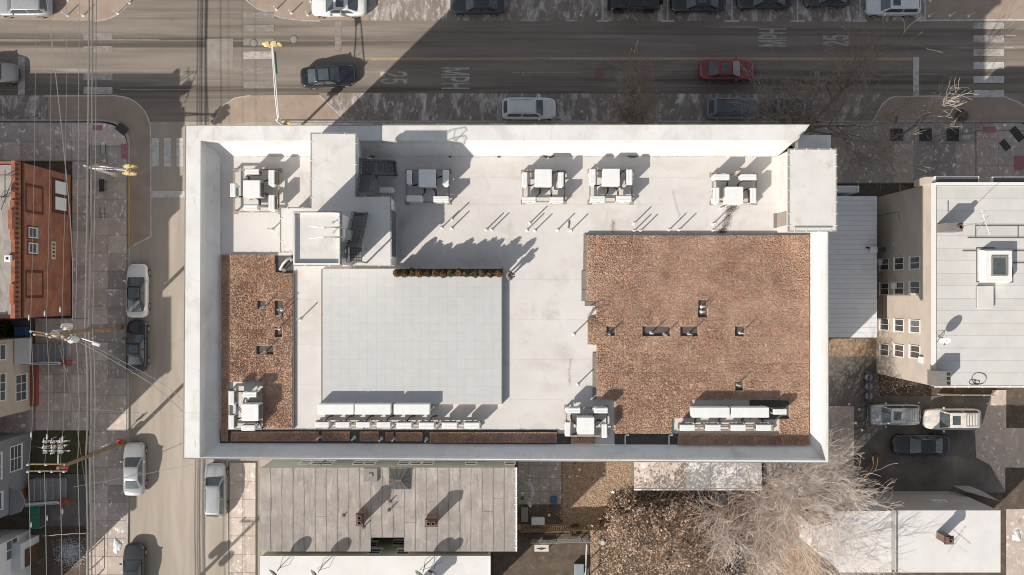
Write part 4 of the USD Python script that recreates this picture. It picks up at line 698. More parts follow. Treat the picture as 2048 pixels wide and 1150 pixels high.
cn = MB(); cn.box(x0 + .2, x0 + 3.6, yN + .06, yN + .55, ZH - .45, ZH - .18); cn.box(x0 + 4.6, x1, yN + .06, yN + .5, ZH - .5, ZH - .22); cn.build("cornice", K["white"], h); cn = MB(); cn.box(x0 + .3, x0 + 3.5, yN + .1, yN + .5, ZH - .175, ZH - .15); cn.box(x0 + 4.7, x1, yN + .1, yN + .45, ZH - .215, ZH - .19); cn.build("cornice_roof", K["steelgrey"], h)
for wy, rows in ((528, (0, 1, 2)), (577, (0, 1, 2)), (648, (0, 1, 2)), (699, (0, 1, 2))):
    for st in rows:
        z = (.9, 3.75, 6.6)[st]; yy = P(0, wy + (0, 2, 4)[st] * (1 if wy > 600 else .3) - (2 if wy < 600 else 0) * st, z + .9)[1]
        W = window(h, (x0 - .002, yy + .5, z), S_, W_, 1.05, 1.72, (2, 1))
        if (wy, st) in ((528, 0), (577, 1)): ac_box(W, (x0, yy + .42, z + .35), S_, W_, .5)
MB().box(x0 - .16, x0 - .02, yS + 1.6, yS + 2.1, 8.3, 8.9).build("meter_box", K["white"], h)
m = MB(); m.tube([(x0 - .03, 6.6, .5), (x0 - .03, 6.6, 4.6), (x0 - .03, 5.9, 4.7)], .02, 4); m.tube([(x0 - .03, 4.2, 1.2), (x0 - .03, -3.2, 1.4)], .018, 4); m.build("cable", K["tar"], h)
c = P(1900, 457, ZH); ch = thing("chimney", "grey chimney with round clay pot beside the silver roof edge, with aerials", "chimney", (c[0], c[1], ZH)); MB().box(x0 + .25, x0 + 1.5, c[1] - .32, c[1] + .32, ZH - .05, ZH + 1.5).build("stack", K["edging"], ch); MB().lathe([(.21, 0), (.19, .35), (.14, .35), (.14, .1), (0, .1)], (x0 + 1.2, c[1], ZH + 1.5), 14).build("pot", K["chimney"], ch)
def aerial(label, base, h, els, tilt=(0, 0), size=.8):
    t = thing("tv_aerial", label, "aerial", base); b = np.array(base); top = b + [tilt[0], tilt[1], h]; MB().tube([b, top], .02, 5).build("mast", K["steel"], t); m = MB()
    for k, (a, L) in enumerate(els): d = np.array([math.cos(a), math.sin(a), 0]) * L; p = b + (top - b) * (1 - .09 * k); m.tube([p - d, p + d], .014, 4); nrm = np.array([-d[1], d[0], 0]) * .35 / L * size; [m.tube([p + d * s - nrm, p + d * s + nrm], .01, 4) for s in (-.8, -.4, 0, .4, .8)]
    m.build("elements", K["steel"], t); return t
aerial("tall aerial rising from the chimney on the silver roof", (x0 + 1.5, c[1] + .1, ZH + 1.2), 3.4, [(1.9, .9), (.9, .7)])
aerial("thin white aerial standing on the white tin roof beside the taupe wall", P(1768, 503, 3.6), 3.0, [(.8, 1.0), (-.85, .8)])
def skylight(label, px, py, z, w, d, hh, glass="skyglass", frame="white", slope=.12):
    c = P(px, py, z + hh); t = thing("skylight", label, "skylight", (c[0], c[1], z)); x, y = c[:2]
    MB().loft([[(x + sx * w / 2, y + sy * d / 2, z) for sx, sy in ((-1, -1), (1, -1), (1, 1), (-1, 1))], [(x + sx * (w / 2 - slope), y + sy * (d / 2 - slope), z + hh) for sx, sy in ((-1, -1), (1, -1), (1, 1), (-1, 1))]]).build("curb", K[frame], t)
    r = lambda o, zz: sbox(x - w / 2 + o, y - d / 2 + o, x + w / 2 - o, y + d / 2 - o)
    MB().prism(r(slope, 0).difference(r(slope + .38, 0)), z + hh - .06, z + hh).build("top", K[frame], t); MB().prism(r(slope + .38, 0).difference(r(slope + .5, 0)), z + hh - .05, z + hh + .10).build("frame", K["fascia"], t)
    MB().sheet(list(r(slope + .5, 0).exterior.coords)[:-1], z + hh + .05).build("pane", K[glass], t); return t, (x, y)
skylight("white skylight box with dark glass on the silver roof", 1998, 532, ZH, 2.2, 2.5, .75)
t = thing("roof_hatch", "flat pale hatch on the silver roof below the skylight", "hatch", P(1970, 594, ZH)); a, b = P(1955, 616, ZH + .25), P(1986, 573, ZH + .25); MB().box(a[0], b[0], a[1], b[1], ZH, ZH + .2).build("curb", K["edging"], t); MB().hbox(a[0] - .04, b[0] + .04, a[1] - .04, b[1] + .04, ZH + .2, ZH + .28, .02).build("lid", K["coat"][2], t)
for x0_, y0_, x1_, y1_ in ((1950, 450, 2048, 452), (1950, 452, 1952, 474), (1935, 474, 2048, 476), (2035, 452, 2037, 474), (1952, 495, 1990, 497), (1952, 497, 1954, 564), (1925, 501, 1952, 503), (1954, 563, 2026, 565), (2024, 535, 2026, 563), (2026, 525, 2048, 527), (2026, 500, 2048, 502), (1895, 402, 1897, 424)):
    a, b = P(x0_, y1_, ZH), P(x1_, y0_, ZH); w = rng.uniform(-.02, .02); MB().box(a[0], b[0], a[1] + w, b[1] + w + .03, ZH + .012, ZH + .03).build("tar_seam", K["tar"], h)
c = P(1890, 757, ZH + .8); t = thing("chimney", "wide white chimney with three dark square flues at the lower silver roof corner", "chimney", (c[0], c[1], ZH)); a, b = P(1868, 772, ZH + 1.0), P(1899, 742, ZH + 1.0); MB().box(a[0], b[0], a[1], b[1], ZH - .05, ZH + 1.2).build("stack", K["edging"], t)
for k in range(3): y = a[1] + .12 + k * .34; f = MB(); f.box(b[0] - .30, b[0] - .06, y, y + .22, ZH + 1.203, ZH + 1.22); f.build("flue", K["black"], t)
def dish(label, px, py, z, az, r=.42, mast=.7, pale="steel"):
    c = P(px, py, z); t = thing("satellite_dish", label, "satellite dish", c); MB().tube([c, c + [0, 0, mast]], .03, 6).build("mast", K["steelgrey"], t); d = np.array([math.cos(az), math.sin(az), .55]); d /= np.linalg.norm(d)
    n = 18; rings = []; u = np.cross(d, [0, 0, 1]); u /= np.linalg.norm(u); v = np.cross(u, d); o = c + [0, 0, mast + .25] + d * .1
    for rr in (0.02, .5, .8, 1.0): rings.append([o + (u * math.cos(a) * .9 + v * math.sin(a)) * r * rr + d * .16 * rr * rr for a in np.linspace(0, 2 * math.pi, n, endpoint=False)])
    m = MB().loft(rings); rr = [[q - d * .015 for q in g] for g in rings]; m.loft(rr[::-1]); m.build("reflector", K[pale], t, smooth=40)
    a = MB(); f = o + d * .5; a.tube([o - v * r * .9, f - v * .1, f], .015, 5); a.obox(f, f - d * .12, .07, .07); a.build("feed_arm", K["steelgrey"], t)
    tri = MB(); [tri.tube([c + [.5 * math.cos(q), .5 * math.sin(q), .02], c + [0, 0, mast * .6]], .018, 5) for q in (az + 2.3, az - 2.3, az + .0)]; tri.build("tripod", K["steelgrey"], t); return t
TOS = math.atan2(-.70, -.714)
dish("satellite dish near the left edge of the silver roof", 1876, 674, ZH, TOS + .5, .45, .8, "white"); dish("small satellite dish in front of the white tin roof annex", 1698, 682, 2.2, 0.1, .3, .5)
t = thing("cable_coil", "coil of black cable near the lower edge of the silver roof", "cable", P(1960, 760, ZH)); m = MB()
for cx_, cy_, r in ((1945, 764, .25), (1953, 765, .22), (1958, 757, .55)): c = P(cx_, cy_, ZH + .04); m.tube([c + [r * math.cos(a), r * .8 * math.sin(a), .02 * math.sin(3 * a)] for a in np.linspace(0, 6.3, 20)], .02, 5, False)
m.build("coil", K["hose"], t)
# white tin roof annex between the two
ZA = 3.5; a, b = P(1640, 675, ZA), P(1754, 392, ZA)
h2 = thing("tin_roof_annex", "low annex with white ribbed tin roof between white building and taupe house", "annex", (a[0], a[1], 0)); MB().box(a[0], b[0] - .05, a[1] + .1, b[1] - .05, -.02, ZA - .12).build("wall", K["sid_white"], h2)
rf = MB().box(a[0], b[0], a[1], b[1], ZA - .12, ZA - .02).build("roof", K["tar"], h2); n = 29
for i in range(n): y = a[1] + (b[1] - a[1]) * i / n; MB().cbox(a[0], b[0], y + .006, y + (b[1] - a[1]) / n - .006, ZA - .03, ZA + .015 * (i % 2), .008).build("roof_panel", K["tin"], rf)
MB().box(a[0], b[0] - .2, a[1] - .1, a[1] - .005, ZA - .16, ZA - .03).build("gutter", K["steelgrey"], h2)
a2, b2 = P(1640, 392, 2.9), P(1717, 372, 2.9); MB().box(a2[0], b2[0], a2[1] + .3, b2[1], -.02, 2.9).build("porch", K["tin"], h2); fr = MB(); fr.box(b2[0] - .12, b2[0], a2[1] + .3, b2[1], 2.9, 3.05); fr.box(a2[0], b2[0] - .125, b2[1] - .12, b2[1], 2.9, 3.05); fr.build("porch_rim", K["white"], h2)
c = P(1748, 500, ZA); t = thing("roof_vent_box", "small dark vent unit on the white tin roof by the taupe wall", "vent", c); MB().hbox(c[0] - .5, c[0] + .1, c[1] - .22, c[1] + .22, ZA + .02, ZA + .5).build("box", K["unit"], t); MB().hbox(c[0] + .12, c[0] + .7, c[1] - .2, c[1] + .2, ZA + .1, ZA + .75).build("housing", K["black"], t); MB().tube([c + [-.5, .15, .4], c + [-.75, .2, .2]], .08, 8).build("outlet", K["black"], t)

# bottom centre: row house with rolled roofing
ZQ = 9.5; A, B = P(519, 1103, ZQ), P(1031, 935, ZQ)
h = thing("row_house", "long row house with brown rolled roofing below the white building", "house", (A[0], A[1], 0)); n0, n1 = P(735, 1075, ZQ), P(825, 1075, ZQ)
foot = Polygon([(A[0], A[1]), (n0[0], A[1]), (n0[0], n0[1]), (n1[0], n0[1]), (n1[0], A[1]), (B[0], A[1]), (B[0], B[1]), (A[0], B[1])])
MB().prism(foot.buffer(-.06, join_style=2), -.02, ZQ - .1).build("wall", K["sid_green"], h); rf = MB().prism(foot, ZQ - .1, ZQ - .02).build("roof", K["tar"], h); k = 23
for i in range(k):
    xa, xb = A[0] + (B[0] - A[0]) * i / k, A[0] + (B[0] - A[0]) * (i + 1) / k; w = rng.uniform(-.03, .03)
    g = foot.intersection(sbox(xa + .005, A[1] - 1, xb - .005, B[1] + 1))
    for q in getattr(g, "geoms", [g]):
        x, y, X, Y = q.bounds; joint = rng.uniform(.3, .7) * (Y - y) + y if rng.random() < .12 else None
        for lo, hi in ([(y, Y)] if joint is None else [(y, joint - .01), (joint + .01, Y)]):
            MB().cbox(x, X, lo, hi, ZQ - .03, ZQ + rng.uniform(-.006, .008), .01).build("roofing_strip", K["roll"][rng.randrange(3)], rf)
for i in range(1, k):
    x = A[0] + (B[0] - A[0]) * i / k; y0 = n0[1] if n0[0] - .05 < x < n1[0] + .05 else A[1]; ys = np.arange(y0 + .02, B[1] - .02, .22); ph = rng.random() * 9; L_, R_ = [], []
    for y in ys: c = x + .045 * (meshkit.noise(np.array([[y * .9, ph, i]]))[0] - .5) * 2; w = .010 + .030 * meshkit.noise(np.array([[y * 1.7, ph, i + 40.]]))[0]; L_.append((c - w, y, ZQ + .014)); R_.append((c + w, y, ZQ + .014))
    MB().add(L_ + R_, [[q, len(ys) + q, len(ys) + q + 1, q + 1] for q in range(len(ys) - 1)]).build("tar_seam", K["seamtar"], rf)
g = MB(); g.box(B[0], B[0] + .12, A[1], B[1], ZQ - .14, ZQ + .0); g.build("gutter", K["white"], h)
for y in np.arange(A[1] + .3, B[1], .55): MB().box(B[0] - .1, B[0] + .14, y, y + .05, ZQ + .012, ZQ + .03).build("gutter_strap", K["white"], h)
for i, x in enumerate((610, 635, 656, 718, 740, 808, 832, 856, 942, 1020)): X = P(x, 0, 7.5)[0]; window(h, (X + .45, B[1] - .06, 6.6), W_, N_, .9, 1.5, (1, 2), sill=True)
t, (x, y) = skylight("flat grey skylight box on the brown rolled roof", 741, 950, ZQ, 1.1, 1.05, .22, glass="paleglass", frame="edging", slope=.03)
c = P(799, 957, ZQ); t = thing("skylight", "pyramid glass skylight with dark bars on the brown rolled roof", "skylight", c); s, hh = .78, .75; base4 = [c + [sx * s, sy * s, .1] for sx, sy in ((-1, -1), (1, -1), (1, 1), (-1, 1))]; r0 = [c + [-.18, 0, hh], c + [.18, 0, hh]]; MB().box(c[0] - s - .05, c[0] + s + .05, c[1] - s - .05, c[1] + s + .05, ZQ, ZQ + .095).build("curb", K["edging"], t); bars = MB()
for (i, jn, rr) in ((0, 1, (r0[1], r0[0])), (1, 2, (r0[1],)), (2, 3, (r0[0], r0[1])), (3, 0, (r0[0],))):
    MB().poly([base4[i], base4[jn], *rr]).build("pane", K["paleglass"], t); [bars.tube([base4[i] + (base4[jn] - base4[i]) * f, (rr[0] if len(rr) == 1 else rr[1] + (rr[0] - rr[1]) * f)], .025, 5) for f in (.0, .33, .66)]
bars.build("glazing_bars", K["black"], t); MB().box(c[0] - .24, c[0] + .24, c[1] - .08, c[1] + .08, c[2] + hh - .02, c[2] + hh + .05).build("ridge_cap", K["chimney"], t)
def brick_chimney(label, px, py, z, hh, w, d, flues, mt="chimney"):
    c = P(px, py, z); t = thing("chimney", label, "chimney", c); MB().box(c[0] - w / 2, c[0] + w / 2, c[1] - d / 2, c[1] + d / 2, z - .05, z + hh).build("stack", K[mt], t); MB().box(c[0] - w / 2 - .05, c[0] + w / 2 + .05, c[1] - d / 2 - .05, c[1] + d / 2 + .05, z + hh - .25, z + hh - .1).build("band", K["brickdark"], t)
    for k in range(flues):
        o = (k - (flues - 1) / 2) * .36; x, y = (c[0], c[1] + o) if d > w else (c[0] + o, c[1]); m = MB(); m.prism(sbox(x - .14, y - .14, x + .14, y + .14).difference(sbox(x - .1, y - .1, x + .1, y + .1)), z + hh, z + hh + .14); f = m.build("flue_pot", K["chimney"], t); MB().box(x - .095, x + .095, y - .095, y + .095, z + hh + .002, z + hh + .01).build("flue", K["black"], f)
brick_chimney("brick chimney with two flues one above the other on the brown roof", 727, 1029, ZQ, 1.7, .5, .85, 2); brick_chimney("brick chimney with two flues side by side on the brown roof", 866, 1035, ZQ, 1.7, .85, .5, 2)
for x, y, hh, lab in ((687, 1031, .25, "short stub pipe left of the left brick chimney"), (780, 1003, .45, "thin pipe between the two brick chimneys, upper one"), (778, 1020, .6, "thin pipe between the two brick chimneys, lower one"), (727, 1054, .5, "thin pipe just below the left brick chimney")): c = P(x, y, ZQ); t = thing("flue_pipe", lab, "pipe", c); MB().lathe([(.16, .012), (.14, .03), (.05, .06)], c, 12).build("flashing", K["tar"], t); MB().lathe([(.05, .03), (.05, hh), (.0, hh)], c, 10).build("pipe", K["edging"], t)
# rear building with white roof
ZW = 9.0; A2, B2 = P(520, 1250, ZW), P(978, 1112, ZW); h = thing("rear_house", "cream house with white flat roof at the bottom edge behind the row house", "house", (A2[0], A2[1], 0))
MB().box(A2[0] + .1, B2[0] - .1, A2[1], B2[1] - .05, -.02, ZW - .1).build("wall", K["cream"], h); MB().box(A2[0], B2[0], A2[1], B2[1], ZW - .1, ZW).build("roof", K["whiteroof"], h); g = MB(); g.box(B2[0], B2[0] + .12, A2[1], B2[1], ZW - .15, ZW + .03); g.build("gutter", K["white"], h)
for x, st in ((742, 5.0), (797, 4.6), (750, 7.0), (806, 7.1)): X = P(x, 0, st + .7)[0]; window(h, (X + .5, B2[1] - .05, st), W_, N_, 1.0, 1.4, (1, 2))
for x, y, lab in ((566, 1128, "first"), (646, 1131, "second"), (850, 1131, "third"), (872, 1124, "last")): dish(f"satellite dish on the white roof at the bottom edge, {lab} from the left", x, y, ZW, TOS + rng.uniform(-.3, .3), .58 if lab != "last" else .42, 1.65, "steelgrey")
# rear building roof hip shadow caster further back
c = P(560, 1235, ZW); brick_chimney("brick chimney on the white roof at the bottom edge", 840, 1175, ZW, 2.2, .9, .6, 2)

# bottom right: white roof house
ZJ = 7.0; A3, B3 = P(1792, 1145, ZJ), P(2001, 1021, ZJ); h = thing("pale_house", "house with white flat roof and pale grey siding in the lower right corner", "house", (A3[0], A3[1], 0))
MB().box(A3[0] + .02, B3[0] - .05, A3[1] + .05, B3[1] - .05, -.02, ZJ - .1).build("wall", K["sid_pale"], h); MB().box(A3[0], B3[0], A3[1], B3[1], ZJ - .1, ZJ).build("roof", K["whiteroof"], h)
C3, D3 = P(1680, 1145, 6.2), P(1796, 1022, 6.2); MB().box(C3[0], A3[0] + .01, C3[1] + .08, D3[1] - .1, -.02, 6.1).build("wing_wall", K["sid_white"], h); w = MB().box(C3[0] - .05, A3[0] - .004, C3[1], D3[1], 6.1, 6.2).build("wing_roof", K["whiteroof"], h)
window(h, (P(1895, 0, 4)[0], B3[1] - .05, 3.6), W_, N_, 1.1, .5, (2, 1)); s = MB(); s.obox((A3[0] + .04, A3[1], ZJ + .03), (A3[0] + .04, B3[1], ZJ + .03), .1, .08); s.build("seam", K["edging"], h)
LT = P(1960, 985, 1.8); MB().prism([P2(1932, 983, 2.2), P2(2001, 1003, 2.2), P2(1966, 983, 2.2)], .0, 2.2).build("lean_to", K["sid_pale"], h)
brick_chimney("brick chimney with one flue on the white roof in the lower right corner", 1880, 1070, ZJ, 1.6, .6, .55, 1); aerial("fallen dark aerial beside the chimney on the lower right white roof", P(1905, 1082, ZJ), .5, [(-.7, 1.2), (.9, 1.0)], size=.4)
c = P(1640, 1085, 3.2); h5 = thing("white_shed", "white sunlit gable wall and shed roof among the pale bare branches", "shed", (c[0], c[1], 0)); a, b = P(1628, 1132, 4.2), P(1672, 1042, 4.2); MB().prism([(a[0], b[1] - .5), (a[0] + .2, a[1] + 1.2), (b[0], a[1]), (b[0], b[1])], -.02, 4.2).build("wall", K["white"], h5); MB().prism([(a[0] - .1, b[1] - .4), (a[0] + .1, a[1] + 1.2), (b[0], a[1] - .1), (b[0], b[1] + .1)], 4.2, 4.3).build("roof", K["whiteroof"], h5)
# garage and lean-to behind the parapet
A4, B4 = P(1268, 979, 2.8), P(1524, 905, 2.8); h = thing("garage", "low garage with pale concrete roof just below the white building", "garage", (A4[0], A4[1], 0)); MB().box(A4[0] + .1, B4[0] - .1, A4[1] + .1, B4[1], -.02, 2.65).build("wall", K["edging"], h); rf = MB().box(A4[0], B4[0], A4[1], B4[1], 2.65, 2.77).build("roof", K["joint"], h)
xs = np.linspace(A4[0], B4[0], 6)
for i in range(5): MB().cbox(xs[i] + .01, xs[i + 1] - .01, A4[1] + .06, B4[1], 2.75, 2.8, .01).build("roof_slab", K["whiteroof"] if i > 1 else K["concrete"][2], rf)
g = MB(); g.box(A4[0], B4[0], A4[1] - .06, A4[1] + .05, 2.7, 2.86); g.build("gutter", K["white"], h)
A5, B5 = P(1528, 962, 2.2), P(1606, 900, 2.2); h = thing("lean_to", "small lean-to with brown board roof right of the garage", "shed", (A5[0], A5[1], 0)); MB().box(A5[0] + .05, B5[0] - .05, A5[1] + .05, B5[1], -.02, 2.1).build("wall", K["brickdark"], h); rf = MB().box(A5[0], B5[0], A5[1], B5[1], 2.1, 2.16).build("roof", K["joint"], h); xs = np.linspace(A5[0], B5[0], 9)
for i in range(8): MB().cbox(xs[i] + .01, xs[i + 1] - .01, A5[1], B5[1], 2.15, 2.2, .008).build("roof_board", K["roll"][2], rf)

# left: brick building
x0, ZL = -38.75, 8.7; yN, yS = 10.2, -2.1; h = thing("brick_building", "red brick building with flat tan roof at the left edge", "building", (x0, yS, 0))
MB().box(x0 - 16, x0, yS, yN, -.02, ZL - .35).build("wall", K["brick"], h); MB().box(x0 - 16, x0 - .35, yS + .3, yN - .3, ZL - .35, ZL - .25).build("roof", K["roll"][0], h)
bd = MB(); bd.box(x0 + .0, x0 + .10, yS, yN, ZL - 1.15, ZL - .85); bd.build("brick_band", K["brickdark"], h)
pp = MB(); ypr = np.linspace(yS, yN, 33)
zz = lambda y: ZL + .15 * (abs(y - 5.6) < 1.6) + .25 * (abs(y - 5.6) < .9) + .2 * (abs(y + .2) < .9)
for a, b in zip(ypr[:-1], ypr[1:]): pp.box(x0 - .3, x0 + .001, a + .001, b - .001, ZL - .345, zz((a + b) / 2))
pp.build("parapet", K["brick"], h)
for a in ypr[:-1]: MB().box(x0 + .012, x0 + .11, a + .08, a + .2, ZL - .45, ZL - .08).build("dentil", K["brickdark"], h)
def panel(y0, y1, z0, z1, m="brickdark", w=.22, fill=None):
    f = MB(); f.box(x0 + .002, x0 + .04, y0, y1, z0, z0 + w * .6); f.box(x0 + .002, x0 + .04, y0, y1, z1 - w * .6, z1); f.box(x0 + .002, x0 + .038, y0, y0 + w, z0 + w * .6 + .002, z1 - w * .6 - .002); f.box(x0 + .002, x0 + .038, y1 - w, y1, z0 + w * .6 + .002, z1 - w * .6 - .002); f.build("wall_panel", K[m], h)
yz = lambda py, z: P(0, py, z)[1]
panel(yz(427, 6), yz(369, 6), 4.6, 7.2); panel(yz(596, 6), yz(540, 6), 4.6, 7.2)
ws = MB(); wy0, wy1 = yz(428, 1.5), yz(356, 2.4); ws.box(x0 + .002, x0 + .05, wy0, wy1, .6, 3.2); o = ws.build("shopfront", K["brickdark"], h)
for k in range(2): m = MB(); L = (wy1 - wy0) * .36; y = wy0 + (wy1 - wy0) * (.10 + .46 * k); m.box(x0 + .052, x0 + .07, y, y + L, .95, 2.75); m.build("shutter", K["white"], o)
for py, z in ((465, 5.6), (496, 5.6)): window(h, (x0 + .002, yz(py, z + .5) - .45, z), U, E_, .85, 1.2, (1, 2), frame="white"); panel(yz(py, 6.2) - .55, yz(py, 6.2) + .55, 5.3, 7.0, w=.08)
vz = MB(); vy = yz(501, 2.9); vz.box(x0 + .002, x0 + .05, vy - .75, vy + .75, 2.7, 3.35); o = vz.build("plaque", K["cream"], h)
for k in range(4): MB().box(x0 + .052, x0 + .06, vy - .55 + k * .32, vy - .37 + k * .32, 2.85, 3.2).build("letter_block", K["brickdark"], o)
dish("white satellite dish on the tan roof of the brick building", 12, 395, ZL - .25, TOS + .3, .5, 1.1, "white"); t = thing("billboard_frame", "rusty truss frame on the tan roof corner of the brick building", "frame", P(12, 370, ZL))
for a, b in (((2, 420), (30, 345)), ((2, 395), (28, 380)), ((0, 350), (25, 350)), ((10, 340), (10, 405))): MB().tube([P(*a, ZL + .9), P(*b, ZL + .9)], .035, 5).build("strut", K["steelgrey"], t)
for x, y in ((10, 352), (22, 352)): MB().tube([P(x, y, ZL - .2), P(x, y, ZL + .9)], .035, 5).build("post", K["steelgrey"], t)
c = P(18, 517, ZL); t = thing("roof_vent_box", "small white square vent on the tan roof edge of the brick building", "vent", c); MB().hbox(c[0] - .25, c[0] + .25, c[1] - .25, c[1] + .25, ZL - .25, ZL + .25).build("box", K["white"], t); MB().box(c[0] - .1, c[0] + .1, c[1] - .1, c[1] + .1, ZL + .251, ZL + .26).build("opening", K["black"], t)

# left: beige, grey, white houses, each with its own windows
def front(name, label, xw, yA, yB, zt, m, wins, roof="roll", trim="white"):
    h = thing(name, label, "house", (xw, yA, 0)); MB().box(xw - 13, xw, yA, yB, -.02, zt - .1).build("wall", K[m], h); rr = MB().box(xw - 13, xw + .12, yA - .05, yB + .05, zt - .1, zt + .02).build("roof", K[roof][0] if isinstance(K[roof], list) else K[roof], h)
    tr = MB(); tr.box(xw + .122, xw + .26, yA - .08, yB + .08, zt - .24, zt + .05); tr.build("cornice", K[trim], rr); tr = MB(); tr.box(xw - 13, xw + .03, yB + .003, yB + .06, zt - .5, zt - .13); tr.box(xw - 13, xw + .03, yA - .06, yA - .003, zt - .5, zt - .13); tr.build("rake_board", K[trim], rr)
    for py, z, w, hh, pn in wins: y = yz(py, z + hh / 2); window(h, (xw + .002, y - w / 2, z), U, E_, w, hh, pn)
    return h
hb = front("beige_house", "beige sided house with white window frames at the left edge", -42.1, -10.35, -4.0, 10.6, "sid_beige", [(775, 1.05, 2.3, 1.7, (3, 2)), (775, 4.2, 2.3, 1.6, (3, 2)), (705, 4.2, 1.3, 1.6, (1, 2)), (775, 6.5, 2.2, 1.4, (3, 1))])
pz = P2(66, 688, 3.0); MB().box(-42.0, -41.9 + 1.2, yz(728, 3), yz(677, 3), 2.9, 3.05).build("porch_roof", K["tin"], hb); MB().box(-42.08, -42.03, yz(707, 1.5), yz(690, 1.5), .9, 2.8).build("door", K["door"], hb)
rm = MB(); rm.box(-42.05, -41.5, yz(812, .5), yz(731, .5), .0, .55); rm.build("planter_wall", K["redmasonry"], hb)
hg = front("grey_house", "dark grey sided house with white trim at the left edge", -42.35, -18.75, -12.4, 11.0, "sid_grey", [(916, 1.4, 2.2, 1.7, (2, 3)), (935, 4.4, 2.2, 1.6, (2, 3)), (905, 6.5, 1.6, 1.3, (2, 2)), (1005, 4.3, 1.5, 1.6, (1, 2))])
a = np.linspace(math.pi / 2, -math.pi / 2, 5); cyb = yz(1003, 3.2); MB().prism([(-42.3, cyb - 1.4)] + [(-42.3 + 1.3 * math.cos(q) * 1.0, cyb - 1.2 * math.sin(q)) for q in a] + [(-42.3, cyb + 1.4)], 3.1, 3.25).build("porch_roof", K["stoop"], hg); MB().box(-42.34, -42.28, yz(1000, 1.5), yz(980, 1.5), .5, 2.7).build("door", K["door"], hg)
hw = front("white_house", "white sided house with paired windows in the lower left corner", -42.3, -27.8, -20.9, 8.2, "sid_white", [(1098, 2.1, 1.7, 1.7, (2, 2)), (1110, 5.0, 1.6, 1.6, (2, 2))]); MB().box(-42.28, -41.5, yz(1132, 2), yz(1082, 2), .0, 3.0).build("entry_porch", K["sid_white"], hw); MB().box(-41.49, -41.44, yz(1125, 1), yz(1090, 1), .2, 2.4).build("door", K["brickdark"], hw)
def steps(label, x0, x1, y0, y1, n, zt):
    t = thing("front_steps", label, "steps", (x0, (y0 + y1) / 2, .1))
    for i in range(n): a, b = x0 + (x1 - x0) * i / n, x0 + (x1 - x0) * (i + 1) / n; MB().cbox(a, b - .004, y0, y1, .05, zt - (zt - .2) * (i + .0) / n, .02).build("step", K["stoop"], t)
    for s, y in ((0, y0 - .16), (1, y1 + .16)):
        if s == 0: MB().obox((x0, y, zt + .5), (x1 - .3, y, .75), .2, .5).build("side_wall", K["sid_white"], t); MB().hbox(x1 - .35, x1 + .35, y - .2, y + .2, .05, .95).build("pier", K["redmasonry"], t); MB().tube([(x0, y, zt + .95), (x1 - .3, y, 1.2)], .03, 6).build("handrail", K["steelgrey"], t)
    return t
a, b = P(70, 722, .6), P(131, 687, .6); steps("grey front steps with white side wall at the beige house", a[0] - .3, b[0], a[1], b[1], 7, 1.3); a, b = P(72, 1000, .6), P(128, 958, .6); steps("grey front steps with white side wall at the grey house", a[0] - .3, b[0], a[1], b[1], 6, 1.2)
# ------------------------------------------------------------------ vehicles
PAINT = {"silver": paint("silver_car_paint", (.40, .41, .42), .28, .6, .3), "white": paint("white_car_paint", (.70, .70, .69), .3), "black": paint("black_car_paint", (.012, .012, .014), .16, 1), "grey": paint("dark_grey_car_paint", (.035, .036, .038), .2, .9), "slate": paint("slate_car_paint", (.14, .145, .155), .25, .8), "red": paint("red_car_paint", (.20, .022, .028), .25, .8), "navy": paint("black_blue_car_paint", (.010, .012, .018), .16, 1),
         "midgrey": paint("grey_car_paint", (.16, .16, .165), .25, .7, .3), "pearl": paint("pearl_car_paint", (.66, .63, .58), .3)}
SHAPES = {  # stations of (x fraction, half width fraction, deck height) from the nose; greenhouse (base front, roof front, roof rear, base rear)
    "sedan": dict(L=4.8, W=1.84, H=1.44, deck=[(0, .42, .52), (.008, .60, .60), (.025, .76, .67), (.055, .88, .73), (.11, .955, .79), (.19, .99, .86), (.29, 1, .93), (.5, 1, .95), (.72, 1, .97), (.84, .985, 1.0), (.915, .945, .99), (.96, .87, .965), (.985, .76, .92), (1, .55, .80)], gh=(.275, .43, .69, .86), rw=.66, bw=.86),
    "suv": dict(L=4.65, W=1.86, H=1.66, deck=[(0, .48, .60), (.008, .66, .74), (.025, .80, .83), (.055, .90, .91), (.12, .965, .97), (.26, 1, 1.04), (.5, 1, 1.05), (.75, 1, 1.06), (.88, .985, 1.06), (.95, .93, 1.05), (.985, .84, 1.0), (1, .66, .92)], gh=(.24, .37, .90, .98), rw=.70, bw=.87),
    "hatch": dict(L=4.5, W=1.85, H=1.42, deck=[(0, .40, .52), (.01, .60, .60), (.03, .76, .68), (.07, .89, .76), (.16, .98, .85), (.30, 1, .92), (.5, .98, .94), (.72, 1, .98), (.86, .985, 1.02), (.94, .92, 1.04), (.98, .80, 1.0), (1, .58, .92)], gh=(.25, .42, .68, .90), rw=.64, bw=.85),
    "boxy": dict(L=4.3, W=1.86, H=1.80, deck=[(0, .86, .95), (.015, .92, 1.04), (.05, .80, 1.08), (.2, .80, 1.12), (.30, .90, 1.14), (.5, .90, 1.14), (.8, .90, 1.14), (.98, .90, 1.14), (1, .88, 1.1)], gh=(.30, .335, .965, .985), rw=.82, bw=.88),
}
